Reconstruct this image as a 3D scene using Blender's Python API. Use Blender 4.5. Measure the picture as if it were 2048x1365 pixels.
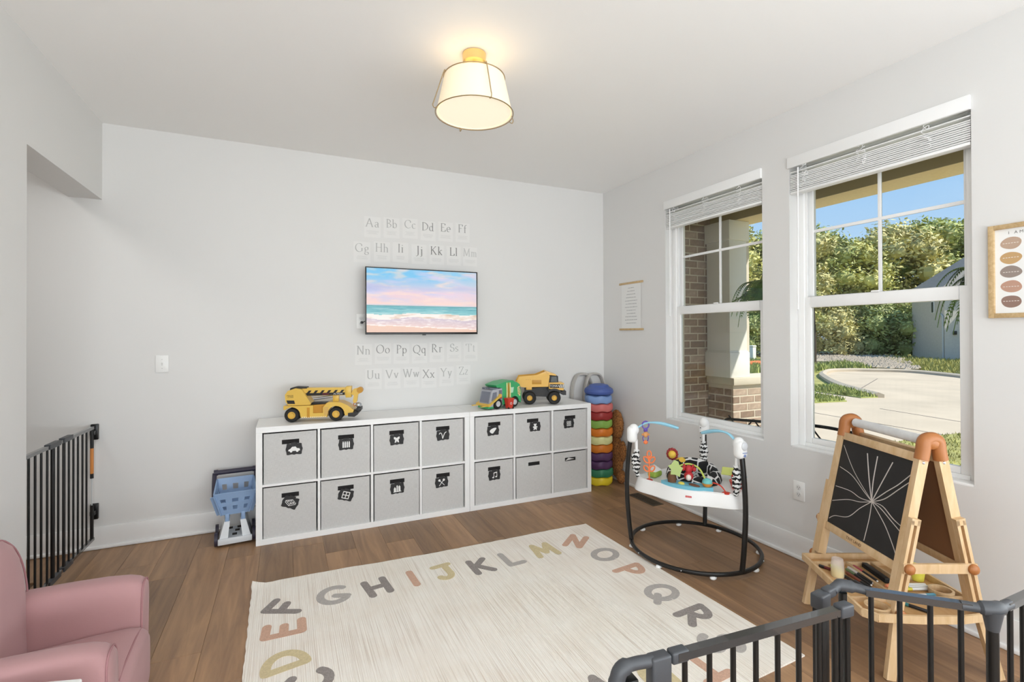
import bpy, bmesh, math, random
from mathutils import Vector, Matrix, noise
R = math.radians
random.seed(7)
for o in list(bpy.data.objects):
    bpy.data.objects.remove(o)
S = bpy.context.scene
COL = S.collection

# ------------------------------------------------------------------ camera
cd = bpy.data.cameras.new('camera')
cd.sensor_width = 36.0
cd.lens = 978.65 / 2048 * 36.0
cd.shift_y = -18.53 / 2048
cd.clip_start = 0.05
cd.clip_end = 500
cam = bpy.data.objects.new('camera', cd)
COL.objects.link(cam)
ya, pi_, ro = R(24.8095), R(0.3309), R(-0.2133)
r0 = Vector((math.cos(ya), -math.sin(ya), 0)); f0 = Vector((math.sin(ya), math.cos(ya), 0)); u0 = Vector((0, 0, 1))
fw = f0 * math.cos(pi_) + u0 * math.sin(pi_); uu = u0 * math.cos(pi_) - f0 * math.sin(pi_)
rr = r0 * math.cos(ro) + uu * math.sin(ro); up = uu * math.cos(ro) - r0 * math.sin(ro)
M = Matrix((rr, up, -fw)).transposed().to_4x4()
M.translation = (-2.8401, -3.9944, 1.3704)
cam.matrix_world = M
S.camera = cam

# ------------------------------------------------------------------ world, sun, fill lights, exposure
S.view_settings.view_transform = 'Standard'
S.view_settings.look = 'None'
S.view_settings.exposure = 0.0
S.view_settings.gamma = 1.0
S.view_settings.use_curve_mapping = False
try:
    S.cycles.max_bounces = 10
    S.cycles.diffuse_bounces = 6
    S.cycles.transparent_max_bounces = 16
    S.cycles.use_denoising = True
    S.cycles.sample_clamp_indirect = 6.0
except Exception:
    pass
W = bpy.data.worlds.new('sky'); S.world = W
W.use_nodes = True
wn = W.node_tree.nodes; wl = W.node_tree.links
bg = wn['Background']
tc = wn.new('ShaderNodeTexCoord'); sx = wn.new('ShaderNodeSeparateXYZ'); rp = wn.new('ShaderNodeValToRGB')
wl.new(tc.outputs['Generated'], sx.inputs[0]); wl.new(sx.outputs['Z'], rp.inputs[0]); wl.new(rp.outputs[0], bg.inputs[0])
e = rp.color_ramp.elements
e[0].position = 0.0; e[0].color = (0.66, 0.83, 1.0, 1)
e[1].position = 0.6; e[1].color = (0.26, 0.50, 0.90, 1)
k = rp.color_ramp.elements.new(0.25); k.color = (0.38, 0.64, 0.97, 1)
bg.inputs[1].default_value = 1.0

def lamp(name, kind, loc, energy, color=(1, 1, 1), size=None, sizey=None, look=None):
    l = bpy.data.lights.new(name, kind)
    l.energy = energy; l.color = color
    o = bpy.data.objects.new(name, l); COL.objects.link(o); o.location = loc
    if kind == 'AREA':
        l.shape = 'RECTANGLE'; l.size = size; l.size_y = sizey or size
    if look is not None:
        o.rotation_euler = Vector(look).to_track_quat('-Z', 'Y').to_euler()
    return o
sun = lamp('sun', 'SUN', (6, -8, 12), 6.2, (1.0, 0.93, 0.80), look=(-0.42, 0.62, -0.80))
sun.data.angle = R(0.6)
# area fills added out of view to brighten the room, not real windows
lamp('side_fill', 'AREA', (-0.06, -4.45, 1.5), 50, (0.87, 0.945, 1.0), 2.3, 1.9, look=(-1, 0.15, 0.2))
lamp('left_fill', 'AREA', (-3.86, -5.2, 1.5), 58, (0.87, 0.945, 1.0), 1.8, 1.7, look=(1, 0.35, 0.1))
lamp('rear_fill', 'AREA', (-1.9, -6.85, 1.3), 182, (0.87, 0.945, 1.0), 3.4, 2.1, look=(0, 1, 1.0))
# ceiling lamp of the hallway beyond the opening
lamp('hall_ceiling_light', 'AREA', (-4.65, -1.3, 2.70), 10, (1.0, 0.98, 0.95), 0.35, 0.35, look=(0, 0, -1))

# ------------------------------------------------------------------ helpers: colour, materials
def lin(h):
    if isinstance(h, str):
        h = h.lstrip('#'); c = [int(h[i:i + 2], 16) / 255 for i in (0, 2, 4)]
    else:
        c = [v / 255 for v in h]
    return tuple(((v + 0.055) / 1.055) ** 2.4 if v > 0.04045 else v / 12.92 for v in c)
MATS = {}
def P(name, col, rough=0.5, metal=0.0, spec=0.5, emis=0, bump=0, bscale=80, vary=0, vscale=6, trans=0, alpha=1, sheen=0, coat=0, subs=0):
    if name in MATS:
        return MATS[name]
    m = bpy.data.materials.new(name); m.use_nodes = True
    nt = m.node_tree; b = nt.nodes['Principled BSDF']
    c = lin(col) + (1,)
    b.inputs['Base Color'].default_value = c
    b.inputs['Roughness'].default_value = rough
    b.inputs['Metallic'].default_value = metal
    b.inputs['Specular IOR Level'].default_value = spec
    if emis:
        b.inputs['Emission Color'].default_value = c; b.inputs['Emission Strength'].default_value = emis
    if trans: b.inputs['Transmission Weight'].default_value = trans
    if alpha < 1: b.inputs['Alpha'].default_value = alpha
    if sheen: b.inputs['Sheen Weight'].default_value = sheen
    if coat: b.inputs['Coat Weight'].default_value = coat
    if vary or bump:
        t = nt.nodes.new('ShaderNodeTexCoord')
    if vary:
        n = nt.nodes.new('ShaderNodeTexNoise'); n.inputs['Scale'].default_value = vscale; n.inputs['Detail'].default_value = 5
        nt.links.new(t.outputs['Object'], n.inputs['Vector'])
        r = nt.nodes.new('ShaderNodeValToRGB')
        r.color_ramp.elements[0].position = 0.3; r.color_ramp.elements[1].position = 0.7
        r.color_ramp.elements[0].color = tuple(max(0, v * (1 - vary)) for v in c[:3]) + (1,)
        r.color_ramp.elements[1].color = tuple(min(1, v * (1 + vary)) for v in c[:3]) + (1,)
        nt.links.new(n.outputs[0], r.inputs[0]); nt.links.new(r.outputs[0], b.inputs['Base Color'])
    if bump:
        n2 = nt.nodes.new('ShaderNodeTexNoise'); n2.inputs['Scale'].default_value = bscale; n2.inputs['Detail'].default_value = 4
        nt.links.new(t.outputs['Object'], n2.inputs['Vector'])
        bu = nt.nodes.new('ShaderNodeBump'); bu.inputs['Strength'].default_value = bump; bu.inputs['Distance'].default_value = 0.004
        nt.links.new(n2.outputs[0], bu.inputs['Height']); nt.links.new(bu.outputs[0], b.inputs['Normal'])
    MATS[name] = m
    return m

def wood(name, dark, light, scale=(2, 2, 2), rough=0.5, rand=0.0, stretch=(14, 1.2, 14), bump=0.1, glob=False):
    if name in MATS:
        return MATS[name]
    m = bpy.data.materials.new(name); m.use_nodes = True
    nt = m.node_tree; N = nt.nodes; L = nt.links; b = N['Principled BSDF']
    t = N.new('ShaderNodeTexCoord'); mp = N.new('ShaderNodeMapping'); mp.inputs['Scale'].default_value = stretch
    L.new(t.outputs['Object'], mp.inputs[0])
    oi = N.new('ShaderNodeObjectInfo')
    cm = N.new('ShaderNodeVectorMath'); cm.operation = 'ADD'
    sc = N.new('ShaderNodeVectorMath'); sc.operation = 'SCALE'; sc.inputs[0].default_value = (37, 91, 13)
    L.new(oi.outputs['Random'], sc.inputs['Scale']); L.new(mp.outputs[0], cm.inputs[0]); L.new(sc.outputs[0], cm.inputs[1])
    n = N.new('ShaderNodeTexNoise'); n.inputs['Scale'].default_value = scale[0]; n.inputs['Detail'].default_value = 7; n.inputs['Roughness'].default_value = 0.62
    n.inputs['Distortion'].default_value = 0.6
    L.new(cm.outputs[0], n.inputs['Vector'])
    r = N.new('ShaderNodeValToRGB')
    r.color_ramp.elements[0].position = 0.32; r.color_ramp.elements[0].color = lin(dark) + (1,)
    r.color_ramp.elements[1].position = 0.68; r.color_ramp.elements[1].color = lin(light) + (1,)
    L.new(n.outputs[0], r.inputs[0])
    out = r.outputs[0]
    if rand:
        hsv = N.new('ShaderNodeHueSaturation')
        mr = N.new('ShaderNodeMapRange'); mr.inputs[3].default_value = 1 - rand; mr.inputs[4].default_value = 1 + rand
        L.new(oi.outputs['Random'], mr.inputs[0]); L.new(mr.outputs[0], hsv.inputs['Value']); L.new(out, hsv.inputs['Color'])
        out = hsv.outputs[0]
    L.new(out, b.inputs['Base Color'])
    b.inputs['Roughness'].default_value = rough
    if bump:
        bu = N.new('ShaderNodeBump'); bu.inputs['Strength'].default_value = bump; bu.inputs['Distance'].default_value = 0.002
        L.new(n.outputs[0], bu.inputs['Height']); L.new(bu.outputs[0], b.inputs['Normal'])
    MATS[name] = m
    return m

# ------------------------------------------------------------------ helpers: meshes
class MB:
    def __init__(s, T=None):
        s.v = []; s.f = []; s.T = T or Matrix()
    def add(s, vs, fs, T=None):
        n = len(s.v); M_ = s.T @ T if T is not None else s.T
        s.v += [M_ @ Vector(p) for p in vs]
        s.f += [tuple(i + n for i in q) for q in fs]
        return s
    def bm(s, b, T=None):
        b.verts.index_update()
        s.add([v.co.copy() for v in b.verts], [tuple(v.index for v in q.verts) for q in b.faces], T)
        b.free(); return s
    def box(s, c, d, b=0, seg=2, T=None):
        m = bmesh.new(); bmesh.ops.create_cube(m, size=1)
        for v in m.verts:
            v.co = Vector((v.co.x * d[0], v.co.y * d[1], v.co.z * d[2]))
        if b:
            b = min(b, 0.49 * min(d))
            bmesh.ops.bevel(m, geom=m.edges[:] , offset=b, segments=seg, profile=0.5, affect='EDGES')
        for v in m.verts:
            v.co += Vector(c)
        return s.bm(m, T)
    def bb(s, x0, x1, y0, y1, z0, z1, b=0, seg=2, T=None):
        return s.box(((x0 + x1) / 2, (y0 + y1) / 2, (z0 + z1) / 2), (abs(x1 - x0), abs(y1 - y0), abs(z1 - z0)), b, seg, T)
    def tube(s, pts, r, n=8, closed=False, T=None, flat=1.0):
        pts = [Vector(p) for p in pts]; N = len(pts)
        rs = r if isinstance(r, (list, tuple)) else [r] * N
        tang = []
        for i in range(N):
            if closed: t = pts[(i + 1) % N] - pts[i - 1]
            else: t = pts[min(i + 1, N - 1)] - pts[max(i - 1, 0)]
            tang.append(t.normalized() if t.length else Vector((0, 0, 1)))
        ref = Vector((0, 0, 1)) if abs(tang[0].z) < 0.9 else Vector((1, 0, 0))
        u = (ref - tang[0] * ref.dot(tang[0])).normalized()
        vs = []; fs = []
        for i in range(N):
            u = (u - tang[i] * u.dot(tang[i]))
            u = u.normalized() if u.length > 1e-6 else tang[i].orthogonal().normalized()
            w = tang[i].cross(u)
            for j in range(n):
                a = 2 * math.pi * j / n
                vs.append(pts[i] + (u * math.cos(a) * flat + w * math.sin(a)) * rs[i])
        m = N if closed else N - 1
        for i in range(m):
            for j in range(n):
                a = i * n + j; b_ = i * n + (j + 1) % n; c = ((i + 1) % N) * n + (j + 1) % n; d = ((i + 1) % N) * n + j
                fs.append((a, b_, c, d))
        if not closed:
            fs.append(tuple(range(n - 1, -1, -1))); fs.append(tuple((N - 1) * n + j for j in range(n)))
        return s.add(vs, fs, T)
    def cyl(s, p0, p1, r0, r1=None, n=16, T=None):
        return s.tube([p0, p1], [r0, r0 if r1 is None else r1], n, T=T)
    def bar(s, p0, p1, w, h, T=None, up=(0, 0, 1)):
        p0 = Vector(p0); p1 = Vector(p1); t = (p1 - p0).normalized(); up = Vector(up)
        a = t.cross(up)
        if a.length < 1e-4: a = t.orthogonal()
        a.normalize(); b_ = a.cross(t).normalized()
        vs = []
        for p in (p0, p1):
            for i, j in ((-1, -1), (1, -1), (1, 1), (-1, 1)):
                vs.append(p + a * (i * w / 2) + b_ * (j * h / 2))
        return s.add(vs, [(3, 2, 1, 0), (4, 5, 6, 7), (0, 1, 5, 4), (1, 2, 6, 5), (2, 3, 7, 6), (3, 0, 4, 7)], T)
    def lathe(s, prof, n=24, c=(0, 0, 0), T=None, rf=None, zf=None, cap=True):
        vs = []; fs = []; K = len(prof); c = Vector(c)
        for j in range(n):
            a = 2 * math.pi * j / n
            for (r, z) in prof:
                q = r * (rf(a) if rf else 1)
                vs.append(c + Vector((q * math.cos(a), q * math.sin(a), z + (zf(a, r, z) if zf else 0))))
        for j in range(n):
            for i in range(K - 1):
                fs.append((j * K + i, ((j + 1) % n) * K + i, ((j + 1) % n) * K + i + 1, j * K + i + 1))
        if cap:
            if prof[0][0] > 1e-6: fs.append(tuple(j * K for j in range(n - 1, -1, -1)))
            if prof[-1][0] > 1e-6: fs.append(tuple(j * K + K - 1 for j in range(n)))
        return s.add(vs, fs, T)
    def prism(s, poly, z0, z1, T=None):
        n = len(poly)
        ar = sum(poly[i][0] * poly[(i + 1) % n][1] - poly[(i + 1) % n][0] * poly[i][1] for i in range(n))
        if ar < 0: poly = poly[::-1]
        vs = [(x, y, z0) for x, y in poly] + [(x, y, z1) for x, y in poly]
        fs = [tuple(range(n - 1, -1, -1)), tuple(range(n, 2 * n))]
        fs += [(i, (i + 1) % n, n + (i + 1) % n, n + i) for i in range(n)]
        return s.add(vs, fs, T)
    def ball(s, c, r, seg=16, ring=10, T=None, f=None):
        r = (r, r, r) if not isinstance(r, (tuple, list)) else r
        vs = [Vector((0, 0, 1))]; fs = []
        for i in range(1, ring):
            t = math.pi * i / ring
            for j in range(seg):
                a = 2 * math.pi * j / seg
                vs.append(Vector((math.sin(t) * math.cos(a), math.sin(t) * math.sin(a), math.cos(t))))
        vs.append(Vector((0, 0, -1)))
        for j in range(seg):
            fs.append((0, 1 + j, 1 + (j + 1) % seg))
            b_ = 1 + (ring - 2) * seg
            fs.append((b_ + (j + 1) % seg, b_ + j, len(vs) - 1))
        for i in range(ring - 2):
            for j in range(seg):
                a = 1 + i * seg + j; b_ = 1 + i * seg + (j + 1) % seg
                fs.append((a, a + seg, b_ + seg, b_))
        out = []
        for v in vs:
            k_ = f(v) if f else 1
            out.append(Vector((c[0] + v.x * r[0] * k_, c[1] + v.y * r[1] * k_, c[2] + v.z * r[2] * k_)))
        return s.add(out, fs, T)
    def stroke(s, pts, w, z0=0, z1=0.001, T=None, cap=True):
        # flat ribbon of width w (number or list) along 2-D points, round ends
        N = len(pts); ws = w if isinstance(w, (list, tuple)) else [w] * N
        Lf = []; Rt = []
        for i in range(N):
            a = pts[max(i - 1, 0)]; b_ = pts[min(i + 1, N - 1)]
            dx, dy = b_[0] - a[0], b_[1] - a[1]; l = math.hypot(dx, dy) or 1
            nx, ny = -dy / l, dx / l
            Lf.append((pts[i][0] + nx * ws[i] / 2, pts[i][1] + ny * ws[i] / 2)); Rt.append((pts[i][0] - nx * ws[i] / 2, pts[i][1] - ny * ws[i] / 2))
        vs = []; fs = []
        for i in range(N):
            vs += [(Lf[i][0], Lf[i][1], z1), (Rt[i][0], Rt[i][1], z1), (Lf[i][0], Lf[i][1], z0), (Rt[i][0], Rt[i][1], z0)]
        for i in range(N - 1):
            a = 4 * i; b_ = a + 4
            fs += [(a, a + 1, b_ + 1, b_), (a + 2, a, b_, b_ + 2), (a + 1, a + 3, b_ + 3, b_ + 1)]
        if cap:
            for i, o_, sg in ((0, 0, 1), (N - 1, 4 * (N - 1), -1)):
                a0 = math.atan2(Lf[i][1] - pts[i][1], Lf[i][0] - pts[i][0]); ring_ = [o_ if sg > 0 else o_ + 1]
                if sg < 0: a0 += math.pi
                for q in range(1, 8):
                    a = a0 + math.pi * q / 8; vs.append((pts[i][0] + ws[i] / 2 * math.cos(a), pts[i][1] + ws[i] / 2 * math.sin(a), z1)); ring_.append(len(vs) - 1)
                ring_.append(o_ + 1 if sg > 0 else o_); fs.append(tuple(ring_))
        s.add(vs, fs, T)
        return s
    def disc(s, c, r, z, n=16, T=None, ry=None):
        ry = ry or r
        return s.add([(c[0] + r * math.cos(2 * math.pi * j / n), c[1] + ry * math.sin(2 * math.pi * j / n), z) for j in range(n)], [tuple(range(n))], T)
    def build(s, name, mat, parent=None, ang=35, smooth=True):
        me = bpy.data.meshes.new(name); me.from_pydata(s.v, [], s.f); me.update()
        if smooth:
            me.polygons.foreach_set('use_smooth', [True] * len(me.polygons))
            me.set_sharp_from_angle(angle=R(ang))
        return obj(name, me, mat, parent)
def obj(name, me, mat, parent=None):
    o = bpy.data.objects.new(name, me); COL.objects.link(o)
    if mat is not None and not me.materials:
        me.materials.append(mat)
    if parent is not None: o.parent = parent
    return o
def tag(o, label=None, cat=None, group=None, kind=None):
    if label: o['label'] = label
    if cat: o['category'] = cat
    if group: o['group'] = group
    if kind: o['kind'] = kind
    return o
def thing(name, label, cat, loc=(0, 0, 0), rz=0, group=None):
    o = bpy.data.objects.new(name, None); COL.objects.link(o); o.empty_display_size = 0.05
    o.location = loc; o.rotation_euler = (0, 0, rz)
    return tag(o, label, cat, group)
def text_mesh(s, size, depth=0.0, shear=0, space=1.0):
    c = bpy.data.curves.new('lettering', 'FONT'); c.body = s; c.size = size; c.extrude = depth; c.align_x = 'CENTER'; c.align_y = 'CENTER'
    c.shear = shear; c.space_character = space; c.resolution_u = 3
    o = bpy.data.objects.new('lettering', c); COL.objects.link(o)
    bpy.context.view_layer.update()
    me = bpy.data.meshes.new_from_object(o.evaluated_get(bpy.context.evaluated_depsgraph_get()))
    bpy.data.objects.remove(o); bpy.data.curves.remove(c)
    return me
def text(name, s, size, mat, parent, M_, depth=0.0003, shear=0, space=1.0):
    me = text_mesh(s, size, depth, shear, space)
    me.transform(M_); me.materials.clear()
    return obj(name, me, mat, parent)
def FM(o, x, y):
    # frame: origin o, local x axis, local y axis (z = x cross y)
    x = Vector(x).normalized(); y = Vector(y); y = (y - x * y.dot(x)).normalized(); z = x.cross(y)
    M_ = Matrix((x, y, z)).transposed().to_4x4(); M_.translation = o
    return M_
def arc(cx, cy, rx, ry, a0, a1, n=14):
    return [(cx + rx * math.cos(R(a0 + (a1 - a0) * i / n)), cy + ry * math.sin(R(a0 + (a1 - a0) * i / n))) for i in range(n + 1)]
def bez(p0, p1, p2, p3, n=10):
    p0, p1, p2, p3 = map(Vector, (p0, p1, p2, p3))
    return [p0 * (1 - t) ** 3 + p1 * 3 * t * (1 - t) ** 2 + p2 * 3 * t * t * (1 - t) + p3 * t ** 3 for t in [i / n for i in range(n + 1)]]
def cr(pts, n=6):
    # Catmull-Rom through points
    pts = [Vector(p) for p in pts]; out = []
    for i in range(len(pts) - 1):
        a = pts[max(i - 1, 0)]; b_ = pts[i]; c = pts[i + 1]; d = pts[min(i + 2, len(pts) - 1)]
        for j in range(n):
            t = j / n
            out.append(0.5 * ((2 * b_) + (c - a) * t + (2 * a - 5 * b_ + 4 * c - d) * t * t + (3 * b_ - a - 3 * c + d) * t ** 3))
    return out + [pts[-1]]
XZ = lambda o: FM(o, (1, 0, 0), (0, 0, 1))      # drawing plane facing -y

# ------------------------------------------------------------------ shared materials
PAINT = P('wall_paint', (224, 223, 221), 0.6, bump=0.04, bscale=140)
CEIL = P('ceiling_paint', (244, 243, 241), 0.7, bump=0.05, bscale=120)
TRIM = P('trim_paint', (238, 238, 237), 0.35)
VINYL = P('white_vinyl', (244, 244, 243), 0.3)
BLACK = P('black_metal', (18, 18, 18), 0.35)
WHITEPL = P('white_plastic', (240, 240, 239), 0.35)
FLOORW = wood('oak_floor', '#83644a', '#ab8662', scale=(1.7, 0, 0), rough=0.42, rand=0.2, stretch=(11, .9, 11), bump=0.12)

# ------------------------------------------------------------------ room shell
CZ = 2.7568; LX = -3.9213; OY = -1.0187; HZ = 2.2568; LT = 0.172; BACK = -7.0; HX = -5.4
WZ0, WZ1 = 0.6659, 2.4534
WIN = [(-1.772, -0.8692), (-2.8523, -1.9628)]
m = MB(); m.bb(HX, 0.0, BACK, 0.0, -0.12, -0.012)
floor = tag(m.build('floor', P('subfloor', (90, 70, 52), 0.8)), kind='structure')
pw = 0.186; rnd = random.Random(3)
plank_me = {}
x = -0.012; ci = 0
while x > -4.75:
    yy = -0.012 + rnd.uniform(0, 1.1)
    while yy > -3.45:
        Lp = 1.22
        y1 = min(yy, -0.004); y0 = max(yy - Lp, -4.4)
        if y1 - y0 > 0.05:
            ln_ = round(y1 - y0, 3)
            if ln_ not in plank_me:
                mb = MB(); mb.box((0, 0, -0.006), (pw - 0.0007, ln_ - 0.0008, 0.0118), 0.001, 1)
                me = bpy.data.meshes.new('plank'); me.from_pydata(mb.v, [], mb.f); me.materials.append(FLOORW); plank_me[ln_] = me
            vis = not (x - pw < -4.05 and y0 < -1.5) and not (x > -3.92 and False)
            if vis:
                o = bpy.data.objects.new('plank', plank_me[ln_]); COL.objects.link(o); o.location = (x - pw / 2, (y0 + y1) / 2, 0); o.parent = floor
        yy -= Lp
    x -= pw; ci += 1
m = MB(); m.bb(HX, 0, BACK, -4.4, -0.012, 0); m.bb(HX, -4.75, -4.4, 0, -0.012, 0)
m.build('plank_field', FLOORW, floor)
m = MB(); m.bb(HX - .1, 0.15, BACK - .1, 0.15, CZ, CZ + 0.12); tag(m.build('ceiling', CEIL), kind='structure')
m = MB(); m.bb(HX - .1, 0.15, 0, 0.15, 0, CZ); tag(m.build('wall_far', PAINT), kind='structure')
m = MB()
yr = [0.0, WIN[0][1], WIN[0][0], WIN[1][1], WIN[1][0], BACK]
for a, b_, solid in ((0, WIN[0][1], 1), (WIN[0][1], WIN[0][0], 0), (WIN[0][0], WIN[1][1], 1), (WIN[1][1], WIN[1][0], 0), (WIN[1][0], BACK, 1)):
    if solid: m.bb(0, 0.15, b_, a, 0, CZ)
    else:
        m.bb(0, 0.15, b_, a, 0, WZ0); m.bb(0, 0.15, b_, a, WZ1, CZ)
tag(m.build('wall_right', PAINT), kind='structure')
m = MB(); m.bb(LX - LT, LX, BACK, OY, 0, CZ); m.bb(LX - LT, LX, OY, 0, HZ, CZ); tag(m.build('wall_left', PAINT), kind='structure')
m = MB(); m.bb(HX - .1, 0.15, BACK - .1, BACK, 0, CZ); tag(m.build('wall_back', PAINT), kind='structure')
m = MB(); m.bb(HX - .1, HX, BACK, 0, 0, CZ); m.bb(HX, LX - LT, -3.2, -3.1, 0, CZ); tag(m.build('wall_hall', PAINT), kind='structure')
def base(name, x0, x1, y0, y1, nx, ny):
    # board with eased top and a shoe moulding; (nx,ny) points into the room
    m = MB()
    def run(t, z0, z1, b_):
        if nx: m.bb(min(x0, x0 + nx * t), max(x0, x0 + nx * t), y0, y1, z0, z1, b_, 2)
        else: m.bb(x0, x1, min(y0, y0 + ny * t), max(y0, y0 + ny * t), z0, z1, b_, 2)
    run(0.014, 0, 0.142, 0.004); run(0.028, 0, 0.022, 0.008)
    tag(m.build(name, TRIM), kind='structure')
base('baseboard_far', HX, -0.001, -0.0005, 0, 0, -1)
base('baseboard_right', -0.0005, 0, BACK, -0.001, -1, 0)
base('baseboard_left', LX + .0005, 0, BACK, OY, 1, 0)
base('baseboard_opening', LX - LT, LX, OY + .0005, 0, 0, 1)

# ------------------------------------------------------------------ windows
GLASS = bpy.data.materials.new('window_glass'); GLASS.use_nodes = True
nt = GLASS.node_tree; N = nt.nodes
for n_ in list(N): N.remove(n_)
out = N.new('ShaderNodeOutputMaterial'); mx = N.new('ShaderNodeMixShader'); tr = N.new('ShaderNodeBsdfTransparent'); gl = N.new('ShaderNodeBsdfGlossy')
tr.inputs[0].default_value = (0.97, 0.98, 0.975, 1); gl.inputs['Roughness'].default_value = 0.02
fr = N.new('ShaderNodeFresnel'); fr.inputs[0].default_value = 1.25
nt.links.new(fr.outputs[0], mx.inputs[0]); nt.links.new(tr.outputs[0], mx.inputs[1]); nt.links.new(gl.outputs[0], mx.inputs[2]); nt.links.new(mx.outputs[0], out.inputs[0])
SLAT = P('blind_slat', (242, 242, 241), 0.4)
for wi, (ya_, yb_) in enumerate(WIN):
    wroot = thing('window_%d' % (wi + 1), None, None, (0, 0, 0)); wroot['kind'] = 'structure'
    xf0, xf1 = 0.072, 0.148; z0, z1 = WZ0, WZ1; ft = 0.042
    m = MB()
    m.bb(xf0, xf1, ya_, ya_ + ft, z0, z1, .004); m.bb(xf0, xf1, yb_ - ft, yb_, z0, z1, .004)
    m.bb(xf0, xf1, ya_ + ft, yb_ - ft, z0, z0 + 0.032, .004); m.bb(xf0, xf1, ya_ + ft, yb_ - ft, z1 - ft, z1, .004)
    m.bb(0.085, 0.092, ya_ + ft, ya_ + ft + .012, z0 + .03, z1 - ft); m.bb(0.085, 0.092, yb_ - ft - .012, yb_ - ft, z0 + .03, z1 - ft)
    m.build('window_frame', VINYL, wroot)
    m = MB(); m.bb(0.001, xf0, ya_ + .0005, yb_ - .0005, z0 - 0.0005, z0 + 0.012, .003); m.build('window_sill', TRIM, wroot)
    iy0, iy1 = ya_ + ft, yb_ - ft
    zm = 1.565
    # lower sash (room side)
    m = MB(); sw = 0.040; s0, s1 = 0.078, 0.108; zb = z0 + 0.032
    m.bb(s0, s1, iy0, iy0 + sw, zb, zm + .03, .004); m.bb(s0, s1, iy1 - sw, iy1, zb, zm + .03, .004)
    m.bb(s0, s1, iy0 + sw, iy1 - sw, zb, zb + 0.034, .004); m.bb(s0 - .006, s1, iy0 + sw, iy1 - sw, zm - 0.036, zm + 0.03, .005)
    m.bb(s0 - .012, s0, (iy0 + iy1) / 2 - .02, (iy0 + iy1) / 2 + .02, zm + 0.03, zm + .04, .003)
    ls = m.build('lower_sash', VINYL, wroot)
    m = MB(); m.bb(0.091, 0.095, iy0 + sw - .003, iy1 - sw + .003, zb + 0.031, zm - 0.033); m.build('pane', GLASS, ls)
    # upper sash (outside)
    m = MB(); s0, s1 = 0.112, 0.142; zt = z1 - ft
    m.bb(s0, s1, iy0, iy0 + .034, zm - .03, zt, .004); m.bb(s0, s1, iy1 - .034, iy1, zm - .03, zt, .004)
    m.bb(s0, s1, iy0 + .034, iy1 - .034, zm - .03, zm + 0.035, .004); m.bb(s0, s1, iy0 + .034, iy1 - .034, zt - .034, zt, .004)
    us = m.build('upper_sash', VINYL, wroot)
    gy0, gy1, gz0, gz1 = iy0 + .034, iy1 - .034, zm + .035, zt - .034
    cy_, cz_ = (gy0 + gy1) / 2, (1.60 + 2.40) / 2
    m = MB(); m.bb(0.118, 0.127, cy_ - .0095, cy_ + .0095, gz0, gz1, .002); m.build('muntin', VINYL, us)
    m = MB(); m.bb(0.1175, 0.1275, gy0, gy1, cz_ - .0095, cz_ + .0095, .002); m.build('muntin', VINYL, us)
    for (a, b_) in ((gy0, cy_), (cy_, gy1)):
        for (c, d) in ((gz0, cz_), (cz_, gz1)):
            m = MB(); m.bb(0.1205, 0.1245, a - .002 if a == gy0 else a + .0095, b_ + .002 if b_ == gy1 else b_ - .0095, c - .002 if c == gz0 else c + .0095, d + .002 if d == gz1 else d - .0095); m.build('pane', GLASS, us)
    # raised blind
    bl = thing('window_blind', ['white slatted blind raised at the top of the window nearer the room corner', 'white slatted blind raised at the top of the window behind the easel'][wi], 'blind', (0, (ya_ + yb_) / 2, WZ1), 0, 'raised window blinds')
    hw = (yb_ - ya_) / 2 - 0.004
    m = MB(); m.bb(-0.018, 0.0, -hw - .006, hw + .006, -0.062, 0.004, .003); m.build('valance', SLAT, bl)
    m = MB(); m.bb(0.004, 0.055, -hw, hw, -0.05, -0.004, .003); m.build('headrail', SLAT, bl)
    zz = -0.066; sm = None
    for i in range(11):
        d = 0.0102 + (0.010 if i < 2 else 0) + (0.001 * math.sin(i * 2.1))
        zz -= d
        if sm is None:
            mb = MB(); mb.bb(0.004, 0.054, -hw, hw, -0.003, 0.003, .001, 1)
            so = mb.build('slat', SLAT, bl); sm = so.data
        else:
            so = obj('slat', sm, None, bl)
        so.location = (0, 0, zz); so.rotation_euler = (R(0.03 * math.sin(i * 1.7)), R(1 + 1.2 * math.sin(i * 1.3)), 0)
    m = MB(); m.bb(0.003, 0.055, -hw, hw, zz - .022, zz - .006, .004); m.build('bottom_rail', SLAT, bl)
    wy = hw - 0.062
    m = MB(); m.cyl((-0.012, wy, -0.07), (-0.012, wy + .004, -0.935), .0042, n=8); m.ball((-0.012, wy + .004, -0.935), .006, 8, 6); m.build('tilt_wand', VINYL, bl)
    for q in (-0.62, 0.05, 0.78):
        pts = []; rn = random.Random(int(q * 100) + wi)
        for i in range(26):
            pts.append((-0.006 + rn.uniform(-.006, .004), q * hw + rn.uniform(-.028, .028), -0.05 - 0.13 * i / 25 + rn.uniform(-.016, .016)))
        m = MB(); m.tube(cr(pts, 3), .0013, 5); m.build('lift_cord', VINYL, bl)

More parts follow.
